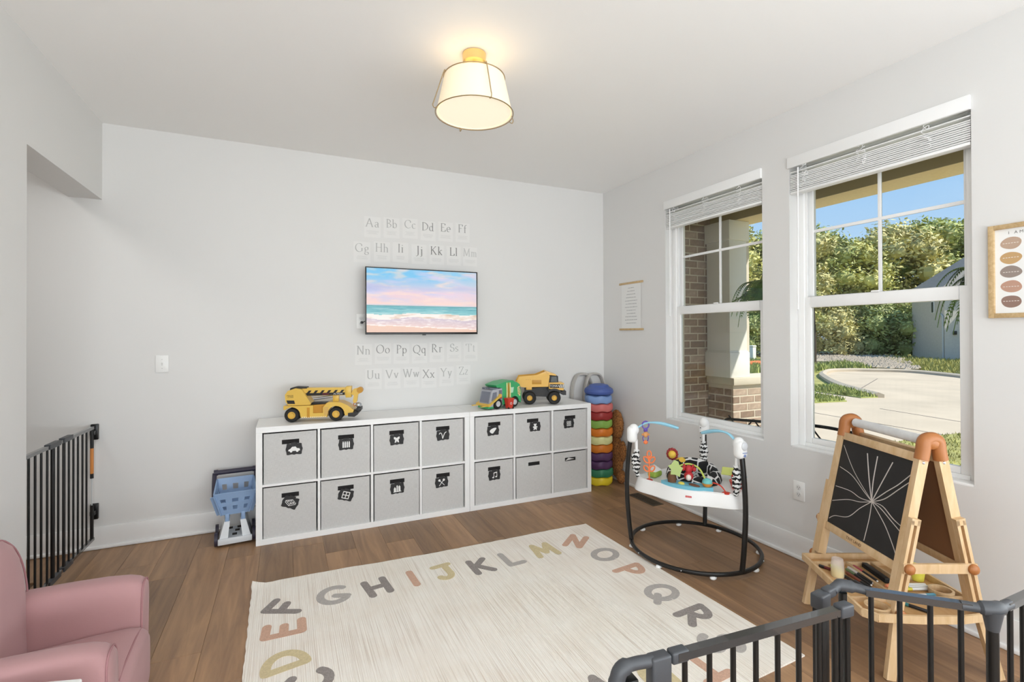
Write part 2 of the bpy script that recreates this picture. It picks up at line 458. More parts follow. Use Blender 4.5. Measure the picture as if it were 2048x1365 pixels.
# ================================================================== outside: porch, yard, street, trees
GZ = -0.5
CONC = P('concrete', (196, 180, 158), 0.9, vary=0.10, vscale=0.8, bump=0.2, bscale=30)
GRASSM = P('lawn_grass', (160, 156, 92), 0.9, vary=0.35, vscale=3.0, bump=0.4, bscale=60)
def slab(name, poly, z0, z1, mat, parent=None, kind='structure'):
    m = MB(); m.prism(poly, z0, z1); o = m.build(name, mat, parent, smooth=False)
    if kind and parent is None: o['kind'] = kind
    return o
slab('ground', [(0.2, -40), (140, -60), (140, 90), (-10, 90), (-10, 0.2), (0.2, 0.2)], GZ - .3, GZ - 0.03, GRASSM)
CURB = [(12.76, 4.43), (14.13, 6.04), (15.5, 7.35), (17.38, 8.9), (18.95, 10.04), (21.04, 11.09), (22.4, 10.92), (23.07, 10.38), (23.77, 9.66), (23.97, 8.87), (23.43, 7.72), (22.62, 6.47), (20.76, 4.1)]
slab('street', CURB + [(19.0, -6), (17, -30), (8, -30), (8.6, 0.7), (6.35, 0.8), (3.3, 1.6), (3.0, 5.5), (8.7, 9.0), (12.1, 9.0), (13.2, 7.9), (12.4, 5.6)], GZ - 0.05, GZ, CONC)
m = MB()
cpts = [Vector((a, b_, GZ + .04)) for a, b_ in CURB]
m.tube(cr(cpts[:], 4), 0.16, 6, flat=0.7); tag(m.build('curb', P('curb_concrete', (186, 172, 152), 0.9, vary=.06, vscale=2)), kind='structure')
m = MB()
for a, b_ in (((12.46, 5.09), (19.21, 7.96)), ((10.51, 3.19), (9.98, 1.18)), ((9.98, 1.18), (9.6, -1.5)), ((8.6, 4.6), (8.1, .8))):
    m.bar((a[0], a[1], GZ + .002), (b_[0], b_[1], GZ + .002), 0.035, 0.004)
tag(m.build('pavement_line', P('joint_tar', (130, 120, 110), 0.9)), kind='structure')

def grass_patch(name, poly, n, label, h=0.12, base=None, seed=1, z=GZ, col=GRASSM):
    rn = random.Random(seed)
    xs = [p[0] for p in poly]; ys = [p[1] for p in poly]
    def inside(x_, y_):
        c = False; j = len(poly) - 1
        for i in range(len(poly)):
            if (poly[i][1] > y_) != (poly[j][1] > y_) and x_ < (poly[j][0] - poly[i][0]) * (y_ - poly[i][1]) / (poly[j][1] - poly[i][1]) + poly[i][0]: c = not c
            j = i
        return c
    m = MB(); m.prism(poly, z - .02, z + .03)
    k_ = 0
    vs = []; fs = []
    while k_ < n:
        x_ = rn.uniform(min(xs), max(xs)); y_ = rn.uniform(min(ys), max(ys))
        if not inside(x_, y_): continue
        k_ += 1
        a = rn.uniform(0, 6.28); hh = h * rn.uniform(.5, 1.3); w = hh * .22; lx, ly = rn.uniform(-.5, .5) * hh, rn.uniform(-.5, .5) * hh
        b0 = len(vs)
        vs += [(x_ - w * math.cos(a), y_ - w * math.sin(a), z + .02), (x_ + w * math.cos(a), y_ + w * math.sin(a), z + .02), (x_ + lx, y_ + ly, z + .03 + hh)]
        fs.append((b0, b0 + 1, b0 + 2))
    m.add(vs, fs)
    o = m.build(name, col, smooth=False); tag(o, label, 'grass', kind='stuff'); return o
LUSH = P('lush_grass', (154, 160, 92), 0.85, vary=0.35, vscale=1.5)
grass_patch('grass', [(6.35, 0.8), (7.17, 0.84), (7.89, 0.77), (8.6, 0.7), (8.0, -3.0), (6.5, -4.5), (3.0, -4.5), (3.32, -0.78)], 9000, 'sunlit lawn close to the porch beyond the bench', .045, seed=2)
grass_patch('grass', [(13.24, 7.91), (13.7, 6.94), (14.61, 6.84), (13.48, 5.43), (12.73, 4.44), (12.19, 4.59), (12.56, 6.19), (12.09, 7.06)], 1500, 'narrow grass strip between driveway and round street end', .12, seed=3, col=LUSH)
grass_patch('grass', [(11.2, 6.57), (11.9, 5.78), (11.51, 5.05), (11.08, 4.32), (10.0, 4.52), (8.67, 4.67)], 1500, 'small grass wedge between the two driveways', .1, seed=4, col=LUSH)
grass_patch('grass', [(30, 13.0), (27.4, 10.7), (24.9, 8.93), (24.2, 7.07), (22.6, 4.67), (30, 0), (37, 9.38), (39.35, 12.61), (37.2, 13.2), (38, 15), (41, 20)], 7000, 'lawn in front of the grey neighbouring house', .2, seed=5)
grass_patch('grass', [(23.5, 13.53), (28.4, 14.73), (24.2, 10.9), (21.03, 11.47), (19.5, 11), (17, 12), (20, 17), (26, 20)], 5000, 'weedy grass between street curb and gravel bank', .25, seed=6, col=LUSH)
# gravel bank
m = MB(); rn = random.Random(9)
gp = [(27.2, 17.5), (28.4, 14.7), (24.6, 10.9), (25.6, 9.8), (27.6, 10.9), (33, 15.2), (40, 21.5), (44, 28), (34, 26)]
m.prism(gp, GZ - .05, GZ + .12)
for i in range(2600):
    t = rn.random(); a = Vector((25 + t * 14, 10.2 + t * 12)); w = 1 + 3.5 * t
    x_, y_ = a.x + rn.uniform(-w, w) * .6, a.y + rn.uniform(-w, w) * .8
    s_ = rn.uniform(.05, .17); zz = GZ + .12
    m.add([(x_ - s_, y_, zz), (x_, y_ - s_, zz), (x_ + s_, y_, zz), (x_, y_ + s_, zz), (x_ + rn.uniform(-.04, .04), y_, zz + s_ * .9)], [(0, 1, 4), (1, 2, 4), (2, 3, 4), (3, 0, 4)])
tag(m.build('gravel', P('gravel_stone', (178, 164, 146), 0.9, vary=.2, vscale=5), smooth=False), 'bank of pale gravel behind the round street end', 'gravel', kind='stuff')

# porch
SOFF = P('porch_paint_shaded', (172, 162, 134), 0.7, bump=.1, bscale=60)  # darker porch tone, shade put into the colour
BEAMM = P('beam_paint_lit', (232, 214, 178), 0.7, bump=.5, bscale=90, vary=.06, vscale=40)  # lighter tone, bounce from the ground put into the beam colour
m = MB(); m.bb(0.15, 2.2, -7.5, 0.3, GZ, -0.16); tag(m.build('porch_floor', CONC), kind='structure')
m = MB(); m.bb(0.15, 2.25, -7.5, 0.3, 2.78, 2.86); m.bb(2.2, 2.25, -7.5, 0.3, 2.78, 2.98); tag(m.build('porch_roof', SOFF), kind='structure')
m = MB(); m.bb(1.40, 1.72, -7.5, 0.0, 2.55, 2.78, .004); pb_ = tag(m.build('porch_beam', BEAMM), kind='structure'); m = MB(); m.bb(1.392, 1.3999, -7.5, 0.0, 2.551, 2.78); m.build('beam_shade_board', SOFF, pb_)  # thin board added to carry the shade tone on the beam's inner side
m = MB(); m.bb(-6, 2.4, -8, 4, 3.0, 3.1); tag(m.build('roof', P('roof_shingle', (96, 92, 88), .9)), kind='structure')
m = MB()
for (a, b_, solid) in ((0.3, WIN[0][1], 1), (WIN[0][0], WIN[1][1], 1), (WIN[1][0], -7.5, 1)):
    m.bb(0.151, 0.20, b_, a, GZ, 3.0)
for (a, b_) in WIN: m.bb(0.151, 0.20, a, b_, GZ, WZ0 - .02); m.bb(0.151, 0.20, a, b_, WZ1, 3.0)
tag(m.build('wall_outside', P('siding', (198, 190, 174), .8)), kind='structure')
# brick wing wall beside the porch: face at y = -0.04
BRICKS = []
for i, c in enumerate([(150, 130, 116), (162, 142, 128), (138, 118, 104), (172, 154, 140), (154, 136, 126)]):
    BRICKS.append(P('brick_clay_%d' % i, c, .9, vary=.18, vscale=25, bump=.5, bscale=90))
MORT = P('mortar', (206, 198, 184), .95, bump=.4, bscale=120)
m = MB(); m.bb(0.2, 2.0, -0.03, 0.5, GZ, 2.78); bw = tag(m.build('wall_brick_wing', MORT), kind='structure')
bme = {}
def brick(parent, x0, x1, y0, y1, z0, z1, i):
    key = (round(x1 - x0, 3), round(y1 - y0, 3), i)
    if key not in bme:
        mb = MB(); mb.box((0, 0, 0), (x1 - x0, y1 - y0, z1 - z0), .004, 1)
        me = bpy.data.meshes.new('brick'); me.from_pydata(mb.v, [], mb.f); me.materials.append(BRICKS[i]); bme[key] = me
    o = bpy.data.objects.new('brick', bme[key]); COL.objects.link(o); o.location = ((x0 + x1) / 2, (y0 + y1) / 2, (z0 + z1) / 2); o.parent = parent
rn = random.Random(11)
ch = 0.0785; bl_ = 0.205; jt = 0.012
row = 0; z = 0.36
while z < 2.72:
    x = 0.78 - (0.11 if row % 2 else 0)
    while x < 1.56:
        brick(bw, x, x + bl_, -0.0335, -0.015, z, z + ch - jt, rn.randrange(5)); x += bl_ + jt
    z += ch; row += 1
# brick pier with stone cap and white column
m = MB(); m.bb(1.3455, 2.15, -0.3685, -0.042, GZ, 0.835); pier = thing('porch_pier', 'low brick pier with flat stone cap under the white porch column', 'pier', (0, 0, 0))
m.build('core', MORT, pier)
row = 0; z = 0.1
while z < 0.79:
    x = 1.342 + (0.108 if row % 2 else 0)
    if row % 2: brick(pier, 1.342, 1.438, -0.372, -0.35, z, z + ch - jt, rn.randrange(5))
    while x < 2.1:
        brick(pier, x, min(x + bl_, 2.16), -0.372, -0.35, z, z + ch - jt, rn.randrange(5)); x += bl_ + jt
    y = -0.345 + (0 if row % 2 else 0.10)
    if not row % 2: brick(pier, 1.342, 1.36, -0.345, -0.258, z, z + ch - jt, rn.randrange(5))
    while y < -0.06:
        brick(pier, 1.342, 1.36, y, min(y + bl_, -0.045), z, z + ch - jt, rn.randrange(5)); y += bl_ + jt
    z += ch; row += 1
m = MB(); m.bb(1.315, 2.19, -0.405, -0.041, 0.838, 0.915, .008); m.build('cap_stone', P('limestone', (205, 198, 184), .85, bump=.2, bscale=60), pier)
colw = P('column_paint', (226, 226, 224), .5)
colm = thing('porch_column', 'square white column standing on the brick pier outside', 'column', (1.443, -0.205, 0.9155))
m = MB(); m.bb(-.145, .145, -.168, .162, 0, .26, .004); m.bb(-.136, .136, -.158, .155, .26, .275, .003); m.build('plinth', colw, colm)
m = MB(); m.bb(-.126, .126, -.15, .15, .275, 1.43, .003); m.build('shaft', colw, colm)
m = MB(); m.bb(-.145, .145, -.168, .162, 1.43, 1.633, .004); m.build('capital', colw, colm)

# garden bench against the house wall
IRON = P('cast_iron', (38, 36, 36), .5, metal=.6)
bench = thing('garden_bench', 'black iron garden bench with scrolled back outside under the windows', 'bench', (0.42, -1.68, -0.16))
rail = [(0, .56, .77), (0, .60, .80), (0, .57, .835), (0, .48, .845), (0, .23, .868), (0, 0, .892), (0, -.25, .905), (0, -.45, .893), (0, -.58, .868), (0, -.66, .828), (0, -.71, .74)]
m = MB(); m.tube(cr(rail, 5), .011, 8); m.build('top_rail', IRON, bench)
m = MB(); m.tube([(0, .6, .60), (0, -.68, .60)], .009, 8); m.build('lower_rail', IRON, bench)
for i in range(5):
    yc = .44 - i * .235
    m = MB()
    for s_ in (-1, 1):
        m.tube(cr([(0, yc + s_ * .115, .87), (0, yc + s_ * .05, .80), (0, yc, .76), (0, yc - s_ * .05, .70), (0, yc - s_ * .1, .61)], 4), .006, 6)
    m.ball((0, yc, .765), (.012, .03, .03), 10, 6); m.tube([(0, yc + .03 * math.cos(t), .765 + .03 * math.sin(t)) for t in [i_ * .52 for i_ in range(12)]], .005, 5, closed=True)
    m.build('scroll', IRON, bench)
for i in range(5):
    m = MB(); m.bb(.06 + i * .085, .125 + i * .085, -.66, .6, .42, .44, .004); m.build('slat', P('bench_wood', (92, 70, 52), .7), bench)
for yy in (.58, -.66):
    m = MB(); m.tube(cr([(-.04, yy, 0), (0, yy, .3), (0, yy, .62), (0, yy, .8)], 4), .013, 8); m.build('leg', IRON, bench)
    m = MB(); m.tube(cr([(.5, yy, 0), (.46, yy, .25), (.46, yy, .43), (.3, yy, .66), (0, yy, .68)], 4), .013, 8); m.build('leg', IRON, bench)

# hanging ferns
FERN = P('fern_leaf', (104, 140, 66), .6, vary=.35, vscale=14)
def fern(loc, seed, label):
    rn = random.Random(seed)
    t = thing('hanging_fern', label, 'fern', loc, 0, 'ferns hanging on the porch')
    m = MB(); m.lathe([(.0, -.10), (.09, -.09), (.13, .0), (.135, .015), (.12, .015), (.0, .0)], 20); m.build('basket', P('basket_brown', (60, 48, 38), .8), t)
    m = MB()
    for k_ in range(3):
        a = k_ * 2.09; m.tube([(.12 * math.cos(a), .12 * math.sin(a), .01), (0, 0, .55)], .003, 5)
    m.tube([(0, 0, .55), (0, 0, 2.775 - loc[2])], .003, 5); m.build('chain', IRON, t)
    for k_ in range(64):
        a = rn.uniform(0, 6.28); L_ = rn.uniform(.18, .31); lift = rn.uniform(.04, .26); droop = rn.uniform(.0, .26)
        d = Vector((math.cos(a), math.sin(a), 0)); p = Vector((math.cos(a) * .03, math.sin(a) * .03, .02))
        sp = bez(p, p + d * L_ * .35 + Vector((0, 0, lift)), p + d * L_ * .8 + Vector((0, 0, lift * .8)), p + d * L_ + Vector((0, 0, -droop)), 30)
        m = MB(); m.tube(sp, .0022, 4)
        vs = []; fs = []
        for i in range(2, 30):
            tg = (sp[min(i + 1, 30)] - sp[i - 1]).normalized(); sd = tg.cross(Vector((0, 0, 1)))
            sd = sd.normalized() if sd.length > .01 else Vector((1, 0, 0))
            wl_ = .050 * math.sin(math.pi * (i - .5) / 30.5) + .010
            for s_ in (-1, 1):
                tip = sp[i] + sd * s_ * wl_ + tg * .012 + Vector((0, 0, -.012)); b0 = len(vs)
                vs += [sp[i] - tg * .004, sp[i] + sd * s_ * wl_ * .5 - tg * .0025, tip, sp[i] + sd * s_ * wl_ * .5 + tg * .0085, sp[i] + tg * .004]
                fs.append((b0, b0 + 1, b0 + 2, b0 + 3, b0 + 4))
        m.add(vs, fs); m.build('frond', FERN, t, smooth=False)
    return t
fern((1.12, -0.98, 1.66), 21, 'green fern hanging before the white porch column')
fern((1.0, -2.60, 1.60), 22, 'green fern hanging outside at the edge nearer the easel')

# trees beyond the street
def leafmat(name, c):
    m = P(name, c, .6, vary=.45, vscale=.9)
    return m
LEAF = [leafmat('leaf_bright', (196, 192, 118)), leafmat('leaf_mid', (172, 178, 108)), leafmat('leaf_dark', (150, 160, 98)), leafmat('leaf_olive', (198, 190, 128))]
BARK = P('tree_bark', (74, 62, 50), .9, bump=.5, bscale=30)
def crown_mesh(seed, rx, rz, nclump, nleaf, lsz):
    rn = random.Random(seed); vs = []; fs = []
    cl = []
    for i in range(nclump):
        a = rn.uniform(0, 6.28); u = rn.uniform(-.85, 1); q = math.sqrt(max(0, 1 - u * u)) * rn.uniform(.45, .85)
        cl.append((Vector((rx * q * math.cos(a), rx * q * math.sin(a), rz * u * .8)), rx * rn.uniform(.26, .42)))
    mb = MB()
    for c, r_ in cl:
        mb.ball(c, (r_ * .55, r_ * .55, r_ * .5), 8, 6)
        for k_ in range(nleaf // nclump):
            d = Vector((rn.gauss(0, 1), rn.gauss(0, 1), rn.gauss(0, 1))).normalized()
            p = c + d * r_ * (1.12 * rn.random() ** .45); p.z *= 1.0
            u_ = Vector((rn.gauss(0, 1), rn.gauss(0, 1), rn.gauss(0, .6))).normalized(); w_ = d.cross(u_)
            w_ = w_.normalized() if w_.length > .01 else Vector((0, 0, 1))
            u_ = (u_ + d * .3).normalized(); s_ = lsz * rn.uniform(.6, 1.3); b0 = len(vs)
            vs += [p - u_ * s_, p + w_ * s_ * .45, p + u_ * s_, p - w_ * s_ * .45]; fs.append((b0, b0 + 1, b0 + 2, b0 + 3))
    mb.add(vs, fs)
    me = bpy.data.meshes.new('crown'); me.from_pydata(mb.v, [], mb.f)
    return me
CM = [crown_mesh(31, 3.3, 3.9, 34, 11000, .17), crown_mesh(32, 3.0, 4.2, 34, 11000, .165), crown_mesh(33, 3.5, 3.6, 36, 11000, .17)]
def tree(x_, y_, h, wd, mi, vi, label, rz, crown_frac=.78):
    t = thing('tree', label, 'tree', (x_, y_, GZ - .05), rz, 'trees behind the street')
    m = MB(); m.tube([(0, 0, 0), (.08, .05, h * .35), (.0, .1, h * .75)], [.24, .17, .05], 8); m.build('trunk', BARK, t)
    me = CM[vi]
    o = bpy.data.objects.new('crown', me.copy()); COL.objects.link(o); o.parent = t
    o.data.materials.clear(); o.data.materials.append(LEAF[mi])
    ch_ = h * crown_frac
    o.location = (0, 0, h - ch_ / 2); o.scale = (wd / 3.2, wd / 3.2, ch_ / 2 / 3.9)
TREES = [(31.5, 26.6, 11.5, 3.8, 0, 0, 'tall bright green tree beside the white porch column'),
 (35, 24.8, 10.5, 3.5, 1, 1, 'mid green tree hidden mostly behind the wall between the windows'),
 (38.2, 24.6, 11.2, 3.7, 3, 2, 'large olive green tree at the near edge of the easel window view'),
 (41, 25.0, 11.5, 3.6, 1, 0, 'round green tree behind the gravel bank, tallest on that side'),
 (42.5, 22.6, 9.6, 3.5, 0, 1, 'lower yellow green tree above the gravel bank'),
 (46.5, 24.5, 11.2, 4.0, 2, 2, 'dark green tree in the middle of the tree line'),
 (47, 21.5, 11.8, 3.9, 3, 0, 'olive tree right above the middle window bar'),
 (51, 20.5, 12.0, 4.2, 1, 1, 'wide green tree behind the roof of the grey house'),
 (55, 18.0, 12.8, 4.4, 2, 2, 'dark tree rising over the grey house roof'),
 (58, 13.5, 13.0, 4.6, 1, 0, 'far green tree beyond the ridge of the grey house')]
for i, a in enumerate(TREES):
    tree(a[0], a[1], a[2], a[3], a[4], a[5], a[6], i * 1.3)
BUSH = [crown_mesh(41, 2.4, 1.9, 20, 6000, .13)]
for i, (x_, y_, s_, mi, lb) in enumerate([(34.0, 23.4, .85, 2, 'dark bush at the foot of the tree by the porch column'), (31.6, 25.2, 1.2, 2, 'dark bush seen between porch column and window edge'), (29.0, 26.6, 1.2, 1, 'green bush farthest towards the porch column'), (37.5, 21.0, 1.05, 3, 'olive bush at the foot of the first trees behind the gravel'), (39.6, 19.6, 1.15, 2, 'dark bush behind the gravel bank'), (41.6, 19.6, 1.25, 2, 'broad dark bush beside the grey house wall'), (42.2, 17.9, 1.2, 1, 'green bush touching the corner of the grey house')]):
    o = bpy.data.objects.new('bush', BUSH[0].copy()); COL.objects.link(o); o.data.materials.append(LEAF[mi]); o.location = (x_, y_, GZ + 1.5 * s_); o.scale = (s_, s_, s_ * 1.05); o.rotation_euler = (0, 0, i * 1.9)
    tag(o, lb, 'bush', 'bushes along the tree line')
t = thing('young_tree', 'thin young tree with dark trunk at the street edge', 'tree', (25.9, 15.0, GZ), 0)
m = MB(); m.tube([(0, 0, 0), (.02, 0, 1.6), (0, .02, 3.4)], [.10, .08, .04], 8); m.build('trunk', BARK, t)
cm_ = crown_mesh(55, 1.0, 1.3, 9, 700, .16); o = obj('crown', cm_, LEAF[0], t); o.location = (0, 0, 3.3); o.scale = (.75, .75, .85)

# neighbouring house
A = Vector((40.27, 16.95, GZ)); B = Vector((37.42, 13.68, GZ)); dv = (A - B).normalized(); pv = Vector((dv.y, -dv.x, 0))
hm = FM(B, pv, dv)       # local x along the front, y along the side wall, z up
hs = thing('neighbour_house', 'grey two-storey house with gabled roof beyond the street', 'house', (0, 0, 0)); hs.matrix_world = hm
sl = (A - B).length
m = MB(); m.bb(0, 11, 0, sl, 0, 4.9); m.bb(3, 11, -3, 0, 0, 3.4); m.build('walls', P('house_brick', (206, 198, 188), .9, bump=.5, bscale=18, vary=.06, vscale=8), hs)
m = MB()
m.add([(-.35, -.35, 4.85), (11.4, -.35, 4.85), (11.4, sl + .35, 4.85), (-.35, sl + .35, 4.85), (4.2, sl / 2, 8.6), (11.4, sl / 2, 8.6)],
      [(0, 1, 5, 4), (2, 3, 4, 5), (3, 0, 4), (1, 2, 5), (3, 2, 1, 0)])
m.build('roof', P('house_shingle', (134, 130, 126), .9, vary=.12, vscale=6), hs, smooth=False)
m = MB(); m.add([(2.6, -3.4, 3.3), (11.4, -3.4, 3.3), (11.4, 0, 5.4), (2.6, 0, 5.4)], [(0, 1, 2, 3)]); m.add([(2.6, -3.4, 3.2), (11.4, -3.4, 3.2), (11.4, 0, 5.3), (2.6, 0, 5.3)], [(3, 2, 1, 0)]); m.build('garage_roof', MATS['house_shingle'], hs, smooth=False)
m = MB(); m.bb(-.03, 0, 1.25, 1.62, 3.25, 4.1, .01); wdo = m.build('window', TRIM, hs); m = MB(); m.bb(-.04, -.031, 1.31, 1.56, 3.31, 4.04); m.build('pane', P('dark_glass', (60, 66, 74), .1), wdo)
m = MB(); m.tube([(-.06, .1, 0), (-.06, .1, 3.0), (-.06, .4, 3.2)], .05, 6); m.build('downspout', P('spout', (190, 190, 188), .5), hs)
m = MB(); m.bb(1.0, 6.0, -.06, 0, 0.02, 2.3, .02); gd = m.build('garage_door', P('garage_white', (235, 235, 232), .5), hs)
for i in range(3):
    m = MB(); m.bb(1.0, 6.0, -.075, -.061, .57 + i * .57, .60 + i * .57); m.build('door_rib', MATS['garage_white'], gd)
m = MB(); m.bb(-.3, .25, -.3, .2, 0, .06); m.bb(0.45, 0.62, -.14, 0, 1.75, 2.0, .02); m.build('wall_lantern', BLACK, hs)
# small things in the yard
t = thing('utility_post', 'short white utility post in the grass by the porch column', 'post', (25.4, 18.9, GZ - .03)); m = MB(); m.bb(-.16, .16, -.16, .16, 0, 1.0, .03); m.build('post', P('post_white', (220, 220, 216), .6), t); m = MB(); m.bb(-.19, .19, -.19, .19, 1.0, 1.12, .05); m.build('cap', MATS['post_white'], t)
m = MB()
rn = random.Random(5)
m.tube([(0, 0, .12), (.8, -.6, .18), (1.7, -1.0, .1), (2.6, -2.0, .16)], [.28, .34, .3, .2], 10, flat=.5)
m.tube([(.5, -.9, .1), (1.6, -1.5, .2), (2.2, -2.4, .12)], [.2, .3, .2], 10, flat=.5)
o = m.build('safety_fence_roll', P('orange_net', (232, 120, 70), .7, vary=.2, vscale=8)); o.location = (20.6, 15.9, GZ); tag(o, 'crumpled orange safety netting lying on the grass outside', 'netting')

# ================================================================== cube shelves, bins
SHY = -0.4085; SHX = -3.0182
LAM = P('white_laminate', (243, 243, 242), 0.35)
def cube_shelf(x0, ncol, w, label):
    t = thing('cube_shelf', label, 'shelf', (x0, SHY, 0), 0, 'white cube shelves along the wall')
    D = 0.388
    def pn(name, *a):
        m = MB(); m.bb(*a, .0015, 1); m.build(name, LAM, t)
    pn('top_panel', 0, w, 0, D, .732, .77); pn('bottom_panel', 0, w, 0, D, 0, .038)
    pn('side_panel', 0, .038, 0, D, .038, .732); pn('side_panel', w - .038, w, 0, D, .038, .732)
    pn('back_panel', .038, w - .038, D - .006, D, .038, .732)
    cw = (w - .076 - .016 * (ncol - 1)) / ncol
    cells = []
    for c in range(ncol):
        xa = .038 + c * (cw + .016)
        if c: pn('divider', xa - .016, xa, 0.001, D - .006, .038, .732)
        pn('shelf_board', xa, xa + cw, .001, D - .006, .377, .393)
        cells += [(c, 0, x0 + xa + cw / 2, .393), (c, 1, x0 + xa + cw / 2, .038)]
    return cells, cw
cellsA, cw = cube_shelf(SHX, 4, 1.47, 'white four-column cube shelf with the yellow crane on top')
cellsB, cw2 = cube_shelf(SHX + 1.472, 3, 1.12, 'white three-column cube shelf with two toy trucks on top')

def fabric(name, a, b_):
    m = bpy.data.materials.new(name); m.use_nodes = True
    nt = m.node_tree; N = nt.nodes; L = nt.links; bs = N['Principled BSDF']
    t = N.new('ShaderNodeTexCoord')
    mp1 = N.new('ShaderNodeMapping'); mp1.inputs['Scale'].default_value = (900, 40, 40); mp2 = N.new('ShaderNodeMapping'); mp2.inputs['Scale'].default_value = (40, 40, 900)
    n1 = N.new('ShaderNodeTexNoise'); n2 = N.new('ShaderNodeTexNoise')
    for mp, n in ((mp1, n1), (mp2, n2)):
        L.new(t.outputs['Object'], mp.inputs[0]); L.new(mp.outputs[0], n.inputs['Vector']); n.inputs['Scale'].default_value = 1
    ad = N.new('ShaderNodeMath'); L.new(n1.outputs[0], ad.inputs[0]); L.new(n2.outputs[0], ad.inputs[1])
    r = N.new('ShaderNodeValToRGB'); r.color_ramp.elements[0].position = .7; r.color_ramp.elements[1].position = 1.2
    hv = N.new('ShaderNodeMath'); hv.operation = 'MULTIPLY'; hv.inputs[1].default_value = .5; L.new(ad.outputs[0], hv.inputs[0])
    r.color_ramp.elements[0].position = .38; r.color_ramp.elements[1].position = .62
    r.color_ramp.elements[0].color = lin(a) + (1,); r.color_ramp.elements[1].color = lin(b_) + (1,)
    L.new(hv.outputs[0], r.inputs[0]); L.new(r.outputs[0], bs.inputs['Base Color']); bs.inputs['Roughness'].default_value = .9
    bu = N.new('ShaderNodeBump'); bu.inputs['Strength'].default_value = .25; bu.inputs['Distance'].default_value = .001
    L.new(hv.outputs[0], bu.inputs['Height']); L.new(bu.outputs[0], bs.inputs['Normal'])
    return m
LINEN = fabric('grey_linen', (192, 191, 189), (212, 211, 209))
BINDARK = P('bin_inner_shade', (34, 32, 32), .95)
BW, BH, BD = .322, .328, .355
m = MB()
y0 = 0.0; sl_w, sl_h, sl_z = .106, .030, BH - .062
m.bb(-BW / 2, BW / 2, 0, .004, 0, sl_z - sl_h / 2); m.bb(-BW / 2, BW / 2, 0, .004, sl_z + sl_h / 2, BH)
m.bb(-BW / 2, -sl_w / 2, 0, .004, sl_z - sl_h / 2, sl_z + sl_h / 2); m.bb(sl_w / 2, BW / 2, 0, .004, sl_z - sl_h / 2, sl_z + sl_h / 2)
BIN_FRONT = bpy.data.meshes.new('front_panel'); BIN_FRONT.from_pydata(m.v, [], m.f); BIN_FRONT.materials.append(LINEN)
m = MB(); m.bb(-BW / 2, -BW / 2 + .004, .004, BD, 0, BH); m.bb(BW / 2 - .004, BW / 2, .004, BD, 0, BH); m.bb(-BW / 2 + .004, BW / 2 - .004, BD - .004, BD, 0, BH); m.bb(-BW / 2 + .004, BW / 2 - .004, .004, BD - .004, 0, .004)
BIN_SIDE = bpy.data.meshes.new('bin_sides'); BIN_SIDE.from_pydata(m.v, [], m.f); BIN_SIDE.materials.append(LINEN)
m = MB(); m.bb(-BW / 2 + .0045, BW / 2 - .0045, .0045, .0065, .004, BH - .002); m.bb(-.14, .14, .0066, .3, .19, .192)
BIN_SHADE = bpy.data.meshes.new('shade_sheet'); BIN_SHADE.from_pydata(m.v, [], m.f); BIN_SHADE.materials.append(BINDARK)  # near-black sheet behind the slot, shade of the bin's inside put into colour
TAGB = P('tag_black', (40, 39, 40), .6); TAGW = P('tag_white', (238, 238, 236), .6)
pl = []
for i in range(48):
    a = 2 * math.pi * i / 48
    cx_, sy_ = math.cos(a), math.sin(a)
    k_ = 1 / max(abs(cx_) / .050, abs(sy_) / .036)
    k_ *= 1 + .05 * math.cos(8 * a) - (.04 if abs(abs(cx_ / .050) - abs(sy_ / .036)) < 4 else 0)
    pl.append((cx_ * k_, sy_ * k_))
